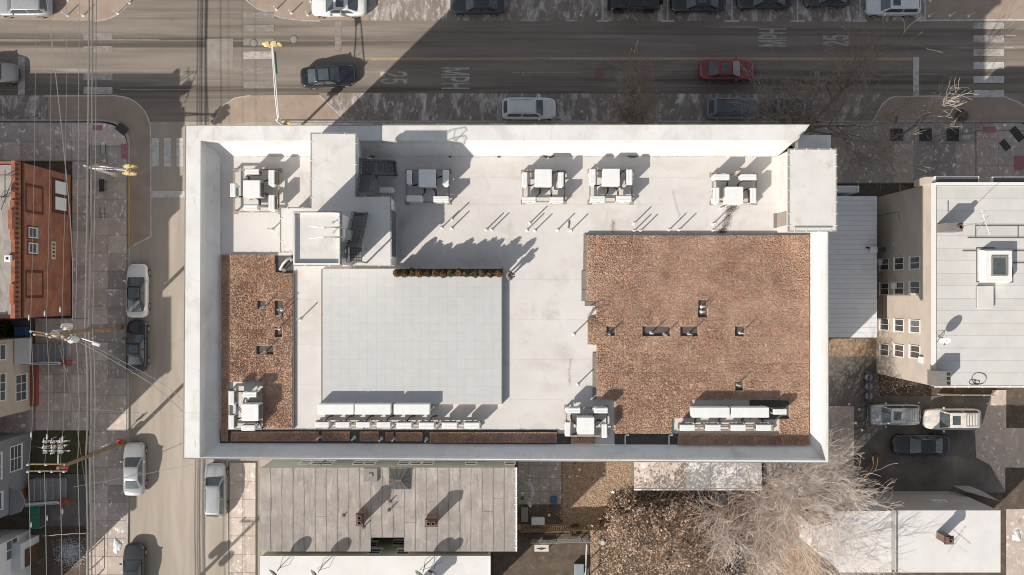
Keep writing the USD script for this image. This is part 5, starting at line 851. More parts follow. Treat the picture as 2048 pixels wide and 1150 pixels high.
def car(name, label, kind, color, px, py, front, opt=(), L=None, cat="car", tilt=0, group="parked and driving cars"):
    S = dict(SHAPES[kind]); L = L or S["L"]; W, H = S["W"], S["H"]
    c = P(px, py, .75); c[2] = .02
    t = thing(name, label, cat, c, {"left": 180, "right": 0, "up": 90, "down": -90}[front] + tilt)
    LOC[str(t.GetPath())] = np.zeros(3); X = lambda f: L / 2 - f * L; pm = PAINT[color]
    rings = []
    for f, wf, hd in S["deck"]:
        w = W / 2 * wf; z0 = .26 if 0 < f < 1 else .34; e = .10 if kind != "boxy" else .05
        half = [(w * .86, z0), (w * .975, z0 + .10), (w, (z0 + hd) / 2), (w * .985, hd - .17), (w * .95, hd - .07), (w * .90 - .02, hd - .018), (w * .70, hd + .008), (w * .35, hd + .028)]
        rings.append([(X(f), y, z) for y, z in half] + [(X(f), 0, hd + .034)] + [(X(f), -y, z) for y, z in half[::-1]])
    m = MB(); m.loft(rings, False); m.poly(rings[0]); m.poly(rings[-1][::-1]); body = m.build("body", pm, t, smooth=32)
    pn = MB(); pn.box(X(.93), X(.07), -W * .42, W * .42, .18, .30); pn.build("underside", K["black"], t)
    b0, r0, r1, b1 = S["gh"]; hb = np.interp; bw, rw = W / 2 * S["bw"], W / 2 * S["rw"]; xs = [d[0] for d in S["deck"]]; hs = [d[2] for d in S["deck"]]
    zb = lambda f: np.interp(f, xs, hs) - .02
    mid = (r0 + r1) / 2; gs = []
    prof = [(b0, bw * .93, zb(b0), 0), ((b0 + r0) / 2, (bw + rw) / 2 * .965, None, .56), (r0, rw * .97, H - .035, 1), (r0 + .05, rw, H - .008, 1), (mid, rw, H, 1), (r1 - .04, rw * .985, H - .02, 1), (r1, rw * .95, H - .05, 1), ((r1 + b1) / 2, (bw + rw) / 2 * .93, None, .56), (b1, bw * .86, zb(b1), 0)]
    for f, w, z, k in prof:
        if z is None: z = zb(f) + (H - .05 - zb(f)) * k
        base_w = bw * (.95 if k else .90); zz = zb(f) - .03
        g = [(base_w, zz), (base_w + (w - base_w) * .55, zz + (z - zz) * .55), (w, z - .03), (w * .93, z), (w * .5, z + .02 * k)]
        gs.append([(X(f), y, q) for y, q in g] + [(X(f), 0, z + .026 * k)] + [(X(f), -y, q) for y, q in g[::-1]])
    m = MB(); m.loft(gs, False); m.build("cabin", PAINT["black"] if "darkroof" in opt else pm, t, smooth=34)
    def pane(nm, cor, off, mt="carglass"):
        p = np.array(cor, float); n = np.cross(p[1] - p[0], p[3] - p[0]); n /= np.linalg.norm(n) + 1e-9
        if n[2] < 0: n = -n
        nu, nv = 6, 4; V = []
        for a in np.linspace(0, 1, nv):
            for b in np.linspace(0, 1, nu): V.append((1 - a) * ((1 - b) * p[0] + b * p[1]) + a * ((1 - b) * p[3] + b * p[2]) + n * (off + .03 * (1 - (2 * b - 1) ** 2) * (nm != "side_window")))
        return MB().add(V, [[a * nu + b, a * nu + b + 1, (a + 1) * nu + b + 1, (a + 1) * nu + b] for a in range(nv - 1) for b in range(nu - 1)]).build(nm, K[mt], t, smooth=True)
    e = .012
    pane("windscreen", [(X(b0 + .012), -bw * .86, zb(b0) + .035), (X(b0 + .012), bw * .86, zb(b0) + .035), (X(r0 + .006), rw * .84, H - .035), (X(r0 + .006), -rw * .84, H - .035)], .020 + .02 * (kind != "boxy"))
    pane("rear_window", [(X(b1 - .012), -bw * .76, zb(b1) + .06), (X(b1 - .012), bw * .76, zb(b1) + .06), (X(r1 + .004), rw * .80, H - .06), (X(r1 + .004), -rw * .80, H - .06)], .024)
    for s in (-1, 1):
        for fa, fb, ra, rb in ((b0 + .055, mid - .015, r0 + .015, mid - .015), (mid + .01, b1 - .07, mid + .01, r1 - .02)):
            pane("side_window", [(X(fa), s * (bw * .955 + e), zb(mid) + .06), (X(fb), s * (bw * .955 + e), zb(mid) + .06), (X(rb), s * (rw * 1.0 + .016), H - .085), (X(ra), s * (rw * 1.0 + .016), H - .085)], .008)
        MB().hbox(X(b0 + .075) - .07, X(b0 + .075) + .07, s * (W / 2 - .02) - (.2 if s < 0 else 0), s * (W / 2 - .02) + (.2 if s > 0 else 0), zb(b0) + .03, zb(b0) + .17, .03).build("mirror", pm, t)
        for f in (.175, .79):
            w = MB(); rr = .335 if kind in ("sedan", "hatch") else .37; y0, y1 = s * (W / 2 - .24), s * (W / 2 + .004); w.lathe([(.0, 0), (rr * .8, .0), (rr, .03), (rr, .2), (rr * .8, .235), (rr * .62, .235)], n=22); v = np.vstack(w.v); w.v = [np.c_[v[:, 0] + X(f), s * (v[:, 2] + W / 2 - .232), v[:, 1] + rr - .02]]; tw = w.build("wheel", K["tyre"], t, smooth=30)
            r2 = MB(); r2.lathe([(rr * .63, .0), (rr * .55, .012), (rr * .15, -.01), (0, -.005)], n=20); v = np.vstack(r2.v); r2.v = [np.c_[v[:, 0] + X(f), s * (v[:, 2] + W / 2 - .0), v[:, 1] + rr - .02]]; r2.build("rim", K["rim"], tw, smooth=30)
        lw = lambda f: W / 2 * np.interp(f, xs, [d[1] for d in S["deck"]])
        hl = MB(); V = [(X(f), s * (lw(f) * q + .004), np.interp(f, xs, hs) - dz) for f, q, dz in ((.012, .985, .20), (.075, .99, .20), (.085, .95, .055), (.030, .93, .05))]; hl.poly([np.array(v) + [.012, 0, .012] for v in V]); hl.poly([np.array(v) + [.012, 0, .012] for v in V[::-1]]); hl.build("headlight", K["lamp"], t)
        tl = MB(); V = [(X(f), s * (lw(f) * q + .004), np.interp(f, xs, hs) - dz) for f, q, dz in ((.992, .985, .24), (.93, .99, .22), (.925, .95, .08), (.975, .93, .075))]; tl.poly([np.array(v) + [-.012, 0, .012] for v in V]); tl.poly([np.array(v) + [-.012, 0, .012] for v in V[::-1]]); tl.build("taillight", K["tail"], t)
    gr = MB(); gr.box(X(.006), X(-.004), -W * .22, W * .22, .42, .58); gr.build("grille", K["black"], t)
    ln = MB()
    for s in (-1, 1): ln.tube([(X(b0 - .005), s * W * .38, zb(b0) + .012), (X(.06), s * W * .33, np.interp(.06, xs, hs) + .006)], .008, 4)
    if kind == "sedan": ln.tube([(X(b1 + .012), -W * .34, zb(b1 + .012) + .03), (X(b1 + .012), W * .34, zb(b1 + .012) + .03)], .008, 4)
    ln.build("panel_gap", K["black"], t)
    wp = MB(); wp.tube([(X(b0), .05, zb(b0) + .05), (X(b0 + .03), .55, zb(b0 + .03) + .13)], .012, 4); wp.tube([(X(b0), -.5, zb(b0) + .05), (X(b0 + .03), -.02, zb(b0 + .03) + .13)], .012, 4); wp.build("wiper", K["black"], t)
    if "sunroof" in opt: MB().hbox(X(r0 + .19), X(r0 + .045), -rw * .6, rw * .6, H - .03, H + .030, .02).build("sunroof", K["carglass"], t)
    if "glassroof" in opt: MB().hbox(X(r1 - .04), X(r0 + .03), -rw * .8, rw * .8, H - .03, H + .031, .02).build("glass_roof", K["carglass"], t)
    if "rails" in opt:
        for s in (-1, 1): MB().tube([(X(r0 + .06), s * rw * .9, H + .0), (X(r0 + .1), s * rw * .9, H + .06), (X(r1 - .08), s * rw * .9, H + .05), (X(r1 - .04), s * rw * .9, H - .02)], .022, 6).build("roof_rail", K["steel"] if color in ("white", "silver", "pearl") else K["black"], t)
    if "rack" in opt:
        for k in range(5): f = mid + .02 + k * (r1 - mid - .07) / 4; MB().obox((X(f), -rw * .8, H + .07), (X(f), rw * .8, H + .07), .03, .02).build("rack_bar", K["steel"], t)
        for s in (-1, 1): MB().obox((X(mid + .02), s * rw * .82, H + .07), (X(r1 - .05), s * rw * .82, H + .07), .03, .03).build("roof_rail", K["steel"], t)
    if kind == "sedan" and "spoiler" in opt: MB().hbox(X(.985), X(.955), -W * .36, W * .36, 1.0, 1.06, .02).build("spoiler", pm, t)
    if kind == "boxy":
        for s in (-1, 1):
            for f in (.175, .79): MB().hbox(X(f) - .46, X(f) + .46, s * (W / 2 + .03) - .12, s * (W / 2 + .03) + .12, .78, .90, .04).build("fender", K["black"], t)
        MB().tube([(-L / 2 - .02, 0, .95), (-L / 2 - .26, 0, .95)], .38, 18).build("spare_wheel", K["tyre"], t); MB().hbox(X(.0) - .02, X(-.045), -.8, .8, .5, .68, .03).build("bumper", K["black"], t)
        for k in (0, 1): MB().obox((X(.36 + .3 * k), -rw * .98, H + .016), (X(.36 + .3 * k), rw * .98, H + .016), .04, .02).build("roof_seam", K["steelgrey"], t)
    return t
car("parked_car", "silver car parked at the top left corner of the picture", "suv", "silver", 47, 11, "left"); car("parked_car", "white sedan with sunroof parked at the top beside the bent kerb line", "sedan", "white", 677, 11, "left", ("sunroof",))
car("parked_car", "dark grey sedan parked alone at the top, half in sunlight", "sedan", "grey", 956, 7, "left"); car("parked_jeep", "black boxy off-road car with spare wheel parked at the top", "boxy", "black", 1269, 2, "left", (), None, "jeep")
car("parked_car", "black sedan parked directly right of the boxy off-road car", "sedan", "black", 1396, 3, "left", ("sunroof",)); car("parked_car", "black sedan cut by the top edge, third from the right in its row", "sedan", "black", 1529, -3, "left"); car("parked_car", "black car cut by the top edge, next to the white crossover", "sedan", "grey", 1656, -8, "left", (), 4.2)
car("parked_car", "white crossover with dark sunroof parked at the top right", "suv", "white", 1786, 9, "left", ("sunroof",)); car("moving_car", "grey car entering at the left edge on the main road", "sedan", "midgrey", -20, 146, "right"); car("moving_car", "glossy black sedan turning in the middle of the crossing", "sedan", "navy", 656, 152, "right", ("glassroof",), 4.75, tilt=4)
car("moving_car", "red sedan driving on the shaded main road", "sedan", "red", 1454, 139, "right", ("sunroof",)); car("parked_car", "white crossover parked along the near side of the main road", "suv", "white", 1058, 217, "right", ("rails",)); car("parked_car", "black crossover with glass roof parked below the red sedan", "suv", "slate", 1467, 217, "right", ("rails", "glassroof")); car("parked_car", "dark car parked beneath the bare street tree", "suv", "slate", 1585, 216, "right", ("rails", "glassroof"), 4.0)
car("parked_car", "white coupe with dark glass roof parked on the side street", "hatch", "white", 274, 581, "up", ("glassroof", "darkroof"), 4.7); car("parked_car", "black sedan parked behind the white coupe on the side street", "sedan", "black", 273, 692, "up", ("sunroof",), 4.5); car("parked_car", "silver sedan with red tail lamps parked under the leaning wooden pole", "sedan", "silver", 268, 938, "up", (), 4.65)
car("parked_car", "silver crossover parked beside the lower left parapet corner", "suv", "silver", 431, 981, "up", ("rails",), 4.75); car("parked_car", "dark grey car cut by the bottom edge on the side street", "sedan", "grey", 267, 1143, "up"); car("parked_car", "older silver four wheel drive with roof rack in the right yard", "suv", "silver", 1787, 829, "left", ("sunroof", "rack"), 4.5); car("parked_car", "cream white four wheel drive with roof rack in the right yard", "suv", "pearl", 1904, 838, "left", ("sunroof", "rack"), 4.85)
car("parked_car", "old black sedan parked in the shaded right yard", "sedan", "black", 1842, 890, "left", (), 4.9); car("parked_car", "dark pickup like car with pale windscreen under the brown leafed tree", "suv", "grey", 1461, 1138, "up", (), 4.8)

# ------------------------------------------------------------------ poles, signals, signs
def pole(label, base, h, r=.17): t = thing("utility_pole", label, "utility pole", base); b = np.array(base, float); MB().tube([b, b + [0, 0, h * .5], b + [0, 0, h]], [r, r * .9, r * .72], 12).build("shaft", K["wood"], t, smooth=40); return t, b
G1, G2 = P(246, 655), P(250, 884)
p1, b1 = pole("wooden utility pole with three grey transformers beside the black parked sedan", G1, 11.0); p2, b2 = pole("leaning looking wooden utility pole with double cross arms beside the silver sedan", G2, 11.4)
p3, b3 = pole("wooden utility pole below the picture whose shadow with transformer falls on the side street", P(252, 1297), 10.8)
def crossarm(t, b, z, x0, x1, dy, n=3, tilt=0):
    m = MB(); m.obox((b[0] + x0, b[1] + dy, z), (b[0] + x1, b[1] + dy + tilt, z), .10, .13); a = m.build("crossarm", K["wood"], t)
    for k in np.linspace(.04, .96, n): x = b[0] + x0 + (x1 - x0) * k; MB().lathe([(.03, 0), (.03, .1), (.09, .12), (.05, .17), (.09, .19), (.05, .25), (.06, .3), (0, .3)], (x, b[1] + dy + tilt * k, z + .066), 10).build("insulator", K["insul"], a)
crossarm(p1, b1, 10.4, -2.35, .25, .16, 3, -.42); crossarm(p1, b1, 9.9, -2.35, .25, -.1, 3, -.42)
crossarm(p2, b2, 10.7, -2.6, .35, .16, 3); crossarm(p2, b2, 10.7, -2.6, .35, -.36, 4); crossarm(p2, b2, 9.7, -1.9, -.1, 1.35, 3, .1)
crossarm(p3, b3, 10.4, -1.2, 1.2, .16, 3)
for k, (dx, dy, z) in enumerate(((.45, -.3, 7.2), (-.45, .35, 7.2), (.1, .5, 7.3))):
    tr = MB().lathe([(0, 0), (.26, .0), (.28, .05), (.28, .95), (.2, 1.05), (0, 1.07)], b3 + [dx, dy, z], 16).build("transformer", K["trafo"], p3, smooth=30)
for k, (dx, dy, z) in enumerate(((-.75, .45, 8.6), (-1.45, -.05, 8.7), (-.2, -.55, 8.7))):
    c = b1 + [dx + .45, dy, z]; u = MB(); u.lathe([(0, 0), (.24, .0), (.26, .05), (.26, .8), (.28, .82), (.28, .9), (.2, .97), (0, .99)], c, 18); tr = u.build("transformer", K["trafo"], p1, smooth=30)
    for s in (-1, 1): MB().lathe([(.035, 0), (.07, .03), (.035, .08), (.07, .11), (.035, .16), (.06, .2), (0, .2)], c + [s * .12, 0, .97], 8).build("bushing", K["insul"], tr)
    MB().obox(c + [0, 0, .5], [b1[0], b1[1], z + .5], .07, .1).build("bracket", K["steel"], tr)
for k in range(9):
    x, y = b2[0] - 1.7 + (k % 3) * .62, b2[1] + .9 + (k // 3) * .42; m = MB(); m.lathe([(.05, 0), (.09, .04), (.05, .1), (.09, .14), (.05, .2), (.09, .24), (.04, .34), (.06, .5), (0, .5)], (x, y, 9.75 + .1 * (k % 2)), 8); m.tube([(x, y, 10.2), (x + .1, y + .3, 10.35), (x + .2, y + .36, 9.9)], .02, 5); m.build("fuse_cutout", K["insul"], p2)
m = MB(); [m.obox((b2[0] - 2.0, b2[1] + yy, 9.7), (b2[0] + .05, b2[1] + yy, 9.7), .08, .1) for yy in (1.0, 1.75)]; m.obox((b2[0] - .9, b2[1], 9.6), (b2[0] - .9, b2[1] + 1.8, 9.6), .09, .1); m.build("cutout_frame", K["steel"], p2)
for i, (x, y, z) in enumerate(((-.0, -.19, 10.2), (.05, .25, .9))): MB().hbox(b2[0] + x - .2, b2[0] + x + .2, b2[1] + y - .16, b2[1] + y + .16, z, z + .45).build("red_box", K["red"], p2)
m = MB(); a = b1 + [.0, -.12, 8.6]; m.tube([a, a + [.9, -.35, .5], a + [1.75, -.62, .55]], .045, 8); am = m.build("lamp_arm", K["steel"], p1); e = a + [1.75, -.62, .55]; MB().hbox(e[0] - .05, e[0] + .6, e[1] - .2, e[1] + .08, e[2] - .1, e[2] + .09, .06).turned(-20, e[:2]).build("lamp_head", K["trafo"], p1)
sg = P(213, 890, 1.9); t = thing("street_sign", "small white sign on a post beside the silver sedan", "sign", (sg[0], sg[1], .13)); MB().tube([(sg[0], sg[1], .13), (sg[0], sg[1], 2.3)], .03, 6).build("post", K["steel"], t); MB().obox((sg[0] - .24, sg[1] - .10, 2.0), (sg[0] + .24, sg[1] + .10, 2.0), .03, .6).build("plate", K["white"], t)
def signal(parent, c, rot=0):
    m = MB(); m.hbox(c[0] - .18, c[0] + .18, c[1] - .14, c[1] + .14, c[2] - .5, c[2] + .5, .04); s = m.build("signal_head", K["sigyellow"], parent)
    for k in (-1, 0, 1):
        for sx in (-1, 1): MB().tube([c + [sx * .18, 0, k * .3], c + [sx * .42, 0, k * .3 - .03]], .12, 10).build("visor", K["sigyellow"], s); MB().tube([c + [sx * .185, 0, k * .3], c + [sx * .2, 0, k * .3]], .10, 10).build("lens", K["tail"] if k == 1 else K["black"], s)
def mast(label, base, tip, zt, sign=None):
    b, e = np.array(base, float), np.array([tip[0], tip[1], zt]); t = thing("traffic_signal", label, "traffic signal", b); MB().tube([b, [b[0], b[1], zt + .3]], [.13, .09], 12).build("pole", K["white"], t, smooth=40); d = e - [b[0], b[1], zt]; n = np.array([-d[1], d[0], 0]); n /= np.linalg.norm(n)
    r = [b[0], b[1], zt]; MB().tube([np.array(r) - [0, 0, .7] + n * .13, np.array(r) - [0, 0, .35] + d * .35 + n * .14, e + n * .03], [.05, .045, .035], 8).build("arm", K["white"], t); MB().tube([np.array(r) - n * .13, e - n * .03], [.05, .035], 8).build("arm", K["white"], t); ti = MB()
    for k in (.2, .4, .6, .8): ti.tube([np.array(r) + d * k + n * .14 * (1 - k * .7) - [0, 0, .5 * (1 - k)], np.array(r) + d * k - n * .13 * (1 - k)], .02, 5)
    ti.build("brace", K["steel"], t)
    for o in (-.28, .28): signal(t, e + n * o - d / np.linalg.norm(d) * .1)
    signal(t, b + [.1, .25, 3.2]); MB().hbox(b[0] - .22, b[0] + .22, b[1] - .22, b[1] + .22, b[2], b[2] + .35, .05).build("base", K["sigyellow"], t)
    if sign: q0, q1 = np.array(r) + d * sign[0], np.array(r) + d * sign[1]; MB().obox(q0 + n * -.14 - [0, 0, .3], q1 + n * -.14 - [0, 0, .3], .03, .42).build("street_name_sign", K["signgreen"], t)
    return t
mb_, me_ = P(555, 242, 5.5), P(544, 86, 5.5); mast("white traffic signal arm with green sign reaching over the main road", (mb_[0], mb_[1], .13), me_, 5.5, (.62, .90))
mb_, me_ = P(172, 333, 5.2), P(262, 340, 5.2); mast("white traffic signal arm over the left pavement in front of the brick building", (mb_[0], mb_[1], .13), me_, 5.2)
sp = P(1762, 253, .13); t = thing("street_sign", "green sign on a thin post near the bare street tree", "sign", sp); MB().tube([sp, sp + [0, 0, 3.2]], .03, 6).build("post", K["steel"], t); MB().obox(sp + [-.05, -.3, 3.0], sp + [.1, .35, 3.0], .03, .45).build("plate", K["signgreen"], t)
POST = thing("delineator_post", "tmp", "post"); MB().lathe([(.12, 0), (.12, .03), (.05, .05), (.045, .9), (.0, .92)], n=10).build("tube", K["white"], POST, smooth=30); MB().lathe([(.047, .7), (.05, .71), (.05, .8), (.047, .81)], n=10).build("band", K["steel"], POST); up_ = {}
for i, (x, y) in enumerate([(135, 31), (167, 31), (236, 27), (259, 6), (135, 1), (553, 19), (583, 26), (616, 30), (622, 3)]): first_or_dup(up_, "d", POST, P(x, y, .006), 0, f"{ORD[i]} from the left of nine white flexible posts, top left", "white flexible posts along the road edge")
for i, (x, y) in enumerate([(1162, 30), (1193, 30), (1858, 32), (1860, 2), (1900, 31), (1937, 32)]): first_or_dup(up_, "d", POST, P(x, y, .012), 0, f"{ORD[i]} from the left of six white flexible posts, shaded top right", "white flexible posts along the road edge")
def cover(label, px, py, r, z): c = P(px, py, z); t = thing("manhole_cover", label, "manhole cover", c); MB().lathe([(r, .0), (r, .012), (r * .86, .016), (r * .84, .008)], c, 22).build("ring", K["iron"], t); MB().lathe([(r * .83, .006), (0, .011)], c, 22).build("lid", K["patch"], t)
cover("dark manhole cover on the left crosswalk", 507, 86, .36, .016); cover("faint round manhole cover right of the traffic signal arm", 587, 79, .36, .005); cover("small round cover in the shaded main road lane", 1046, 148, .22, .005)
def grate(label, px, py, w, d, rot, z): c = P(px, py, z); t = thing("storm_drain", label, "drain", c); MB().box(c[0] - w / 2, c[0] + w / 2, c[1] - d / 2, c[1] + d / 2, z + .001, z + .006).turned(rot, c[:2]).build("pit", K["black"], t); [MB().box(c[0] - w / 2 + w * k / 6 - .03, c[0] - w / 2 + w * k / 6 + .03, c[1] - d / 2, c[1] + d / 2, z + .008, z + .03).turned(rot, c[:2]).build("bar", K["iron"], t) for k in range(7)]
grate("black storm drain grate in the left kerb curve", 244, 258, .95, .75, -40, .13); grate("black storm drain grate in the right kerb curve", 2034, 268, 1.3, .7, -50, .13); grate("brown storm drain grate beside the right kerb curve", 2010, 290, .9, .6, -50, .135)
for x, y, lab in ((206, 299, "upper"), (205, 425, "lower")): c = P(x, y, .13); t = thing("utility_cover", f"{lab} rectangular utility cover on the left pavement", "cover", c); MB().box(c[0] - .18, c[0] + .18, c[1] - .4, c[1] + .4, .137, .15).build("lid", K["concrete"][1], t); f = MB(); [f.box(c[0] - .24, c[0] - .19, c[1] - .45, c[1] + .45, .137, .147), f.box(c[0] + .19, c[0] + .24, c[1] - .45, c[1] + .45, .137, .147)]; f.build("frame", K["iron"], t)
c = P(208, 372, .13); t = thing("bench", "small dark bench on the left pavement", "bench", c); [MB().box(c[0] - .22 + k * .15, c[0] - .10 + k * .15, c[1] - .55, c[1] + .55, .55, .59).build("slat", K["black"], t) for k in range(3)]; [MB().box(c[0] - .2, c[0] + .2, c[1] + s * .4 - .03, c[1] + s * .4 + .03, .13, .549).build("leg", K["iron"], t) for s in (-1, 1)]

# ------------------------------------------------------------------ overhead wires
def wire(label, pts, r=.022, m="wire", sag=.0, n=24, group=None, wob=0):
    p = np.array(pts, float); o = []
    for a, b in zip(p[:-1], p[1:]):
        for s in np.linspace(0, 1, n, endpoint=False): q = a + (b - a) * s; q[2] -= sag * 4 * s * (1 - s); q[:2] += nr.normal(0, wob, 2); o.append(q)
    o.append(p[-1]); t = thing("overhead_wire", label, "wire", p[0], group=group); MB().tube(o, r, 5).build("strand", K[m], t); return t
Yt, Yb = 42., -40.
for k, (dx, z, r, lab) in enumerate(((-.30, 6.3, .035, "leftmost"), (-.14, 6.5, .05, "second"), (.02, 6.2, .03, "third"), (.16, 6.6, .055, "fourth"), (.34, 6.3, .03, "rightmost"))):
    x = b1[0] + dx; wire(f"{lab} cable in the thick bundle of communication cables along the left pavement", [(x + .4, Yt, z + .3), (x, b1[1], z), (x + .08, b2[1], z), (x + .1, Yb, z)], r, "wire" if k % 2 else "wirepale", .35, wob=.008)
for k, (dx, lab) in enumerate(((-2.25, "outer"), (-1.05, "middle"), (.12, "inner"))):
    wire(f"{lab} bare power wire on the cross arms of the wooden poles", [(b1[0] + dx + .4, Yt, 11.0), (b1[0] + dx, b1[1] + .2, 10.7), (b2[0] + dx - .15, b2[1] + .16, 11.0)], .013, "wirepale", .5); wire(f"{lab} bare power wire running off the lower cross arm to the bottom edge", [(b2[0] + dx - .15, b2[1] - .4, 11.0), (b2[0] + dx - .1, Yb, 11.0)], .022, "wirepale", .3)
    for (yy, base) in ((b1[1] + 1.2 + .3 * k, b1), (b2[1] + 2.4 - .15 * k, b2), (b2[1] - 4.4 + .5 * k, b2)): c = (base[0] + dx - .08, yy, 10.78); t = thing("line_insulator", f"grey strain insulator on the {lab} power wire {'above the transformer pole' if base is b1 else 'above the double cross arms' if yy > b2[1] else 'below the double cross arms'}", "insulator", c); MB().tube([np.array(c) + [0, s, 0] for s in (-.22, -.12, 0, .12, .22)], [.02, .05, .06, .05, .02], 8).build("body", K["insul"], t)
wire("lone twisted service cable left of the cable bundle", [(b1[0] + .1, Yt, 8.2), (b1[0] - .1, b1[1], 8.2), (b2[0] - .05, b2[1], 8.3), (b2[0] - .05, Yb, 8.3)], .024, "wirepale", .4, wob=.01)
wire("slanting cable from the top edge down to the brick building front", [P(88, -40, 8.8), P(140, 430, 7.6), P(145, 640, 7.4)], .03, "wirepale", .2)
wire("upper slanting service wire from the transformer pole to the white building", [b1 + [-.1, -.3, 8.6], P(330, 770, 9.5), P(375, 812, 10)], .018, "wirepale", .25); wire("lower slanting service wire from the transformer pole to the white building", [b1 + [-.2, -.45, 8.6], P(300, 766, 9.5), P(372, 830, 10)], .026, "wirepale", .25)
wire("thin service wire crossing the side street above the leaning pole", [P(176, 818, 6.4), P(375, 834, 8)], .014, "wirepale", .1); wire("thin service wire crossing from the cables over the silver sedan", [P(147, 974, 8.3), P(290, 948, 7.5), P(420, 922, 7.5)], .016, "wirepale", .1)
wire("service wire dropping from the leaning pole to the grey house", [b2 + [-1.2, 1.0, 9.4], P(62, 893, 6.5)], .014, "wire", .2); wire("service wire dropping to the white house in the corner", [P(172, 1066, 6.4), P(85, 1072, 4.5)], .022, "wirepale", .1); wire("thin slanting wire from cross arm to the lower cables", [P(118, 690, 9.5), P(145, 812, 7.5), P(176, 1010, 6.4)], .014, "wire", .15)
# ------------------------------------------------------------------ trees
class Tree:
    def __init__(s, seed): s.r = random.Random(seed); s.big, s.small = [], []
    def grow(s, p, d, L, r, lev, maxlev, spread, upb, kids, nseg=4, bend=.22, thin=.6):
        R = s.r; pts, rad = [p], [r]; d = d / np.linalg.norm(d)
        for i in range(nseg):
            d = d + np.array([R.gauss(0, bend), R.gauss(0, bend), R.gauss(0, bend) + upb]); d /= np.linalg.norm(d); p = p + d * L / nseg; pts.append(p); rad.append(r * (1 - thin * (i + 1) / nseg))
        (s.big if lev <= 1 else s.small).append((np.array(pts), np.array(rad)))
        s.ends = getattr(s, "ends", []); lev >= maxlev - 1 and s.ends.append((pts[-1], d))
        if lev >= maxlev: return
        for k in range(kids[lev]):
            i = R.uniform(.30, 1.0) if k else 1.0; q = i * nseg; a = min(int(q), nseg - 1); pos = pts[a] + (pts[a + 1] - pts[a]) * (q - a)
            v = np.array([R.gauss(0, 1), R.gauss(0, 1), R.gauss(0, 1)]); v -= d * (v @ d); v /= np.linalg.norm(v) + 1e-9; sp = spread[lev] * R.uniform(.6, 1.3) * (.5 if not k else 1)
            s.grow(pos, d * math.cos(sp) + v * math.sin(sp), L * R.uniform(.5, .8), max(.008, r * (1 - thin * i) * R.uniform(.55, .85)), lev + 1, maxlev, spread, upb, kids, nseg if lev < 1 else 3, bend, thin)
    def mesh(s, lst, n):
        m = MB(); [m.tube(p, r, n, False) for p, r in lst]; return m
def tree(name, label, base, trunks, maxlev, kids, spread, upb, mats, seed, leaves=0, rmin=.0, cat="tree", bend=.22):
    T = Tree(seed); b = np.array(base, float)
    for d, L, r in trunks: T.grow(b, np.array(d, float), L, r, 0, maxlev, spread, upb, kids, bend=bend)
    t = thing(name, label, cat, b); T.mesh(T.big, 8).build("trunk", K[mats[0]], t, smooth=50); cr = T.mesh([(p, np.maximum(r, rmin)) for p, r in T.small], 3).build("crown", K[mats[1]], t)
    if leaves:
        m = MB(); V = []
        for (p, d) in T.ends:
            for k in range(leaves): c = p + nr.normal(0, .17, 3) - d * nr.uniform(0, .4); a = nr.normal(size=3); a /= np.linalg.norm(a); w = np.cross(a, nr.normal(size=3)); w /= np.linalg.norm(w) + 1e-9; a[2] *= .6; L = nr.uniform(.08, .165); V.append([c - a * L, c + w * L * .55 + [0, 0, .02], c + a * L, c - w * L * .55 + [0, 0, .02]])
        V = np.array(V); n = len(V); m.add(V.reshape(-1, 3), np.arange(n)[:, None] * 4 + np.array([[0, 1, 2, 3]])); tag(m.build("leaves", K["leaf"], t), kind="stuff")
    return t, T
tree("street_tree", "bare street tree with forked trunk leaning over the main road beside the parapet", P(1279, 262), [((-.02, .10, 1), 5.1, .19), ((.22, .16, 1), 5.2, .14), ((-.30, .2, 1), 4.8, .13)], 4, [5, 5, 5, 4], [.55, .6, .65, .6], .08, ("bark", "twig"), 11, rmin=.012)
tree("street_tree", "large bare street tree spreading over the dark parked car", P(1610, 262), [((.02, .10, 1), 5.0, .24), ((.42, .26, 1), 5.6, .19), ((-.30, .42, 1), 3.6, .11), ((.5, -.08, .9), 5.0, .12), ((.20, .42, 1), 5.0, .15)], 4, [5, 5, 5, 4], [.6, .6, .65, .6], .05, ("bark", "twig"), 5, rmin=.012)
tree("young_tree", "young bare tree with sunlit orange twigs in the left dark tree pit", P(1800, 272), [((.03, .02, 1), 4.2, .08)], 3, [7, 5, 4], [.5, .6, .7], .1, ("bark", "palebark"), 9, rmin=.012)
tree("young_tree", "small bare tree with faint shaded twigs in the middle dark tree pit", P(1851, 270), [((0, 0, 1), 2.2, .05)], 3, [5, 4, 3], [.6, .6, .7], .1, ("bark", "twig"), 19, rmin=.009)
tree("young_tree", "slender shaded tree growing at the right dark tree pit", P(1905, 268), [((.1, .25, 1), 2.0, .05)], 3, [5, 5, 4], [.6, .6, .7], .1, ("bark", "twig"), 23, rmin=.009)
PT = P(1538, 962)
tree("pale_bare_tree", "huge pale bare tree with dense twigs covering the lower right yard", PT, [((.04, .02, 1), 5.6, .28), ((.30, .03, 1), 5.0, .20), ((-.30, -.40, .9), 5.4, .20), ((.10, -.46, .9), 5.4, .18), ((.34, -.14, .95), 4.6, .16), ((-.42, -.05, .9), 4.8, .15), ((-.05, -.75, .8), 5.0, .15)], 5, [5, 5, 5, 4, 2], [.62, .6, .62, .6, .6], .02, ("palebark", "palebark"), 31, rmin=.011, bend=.17)
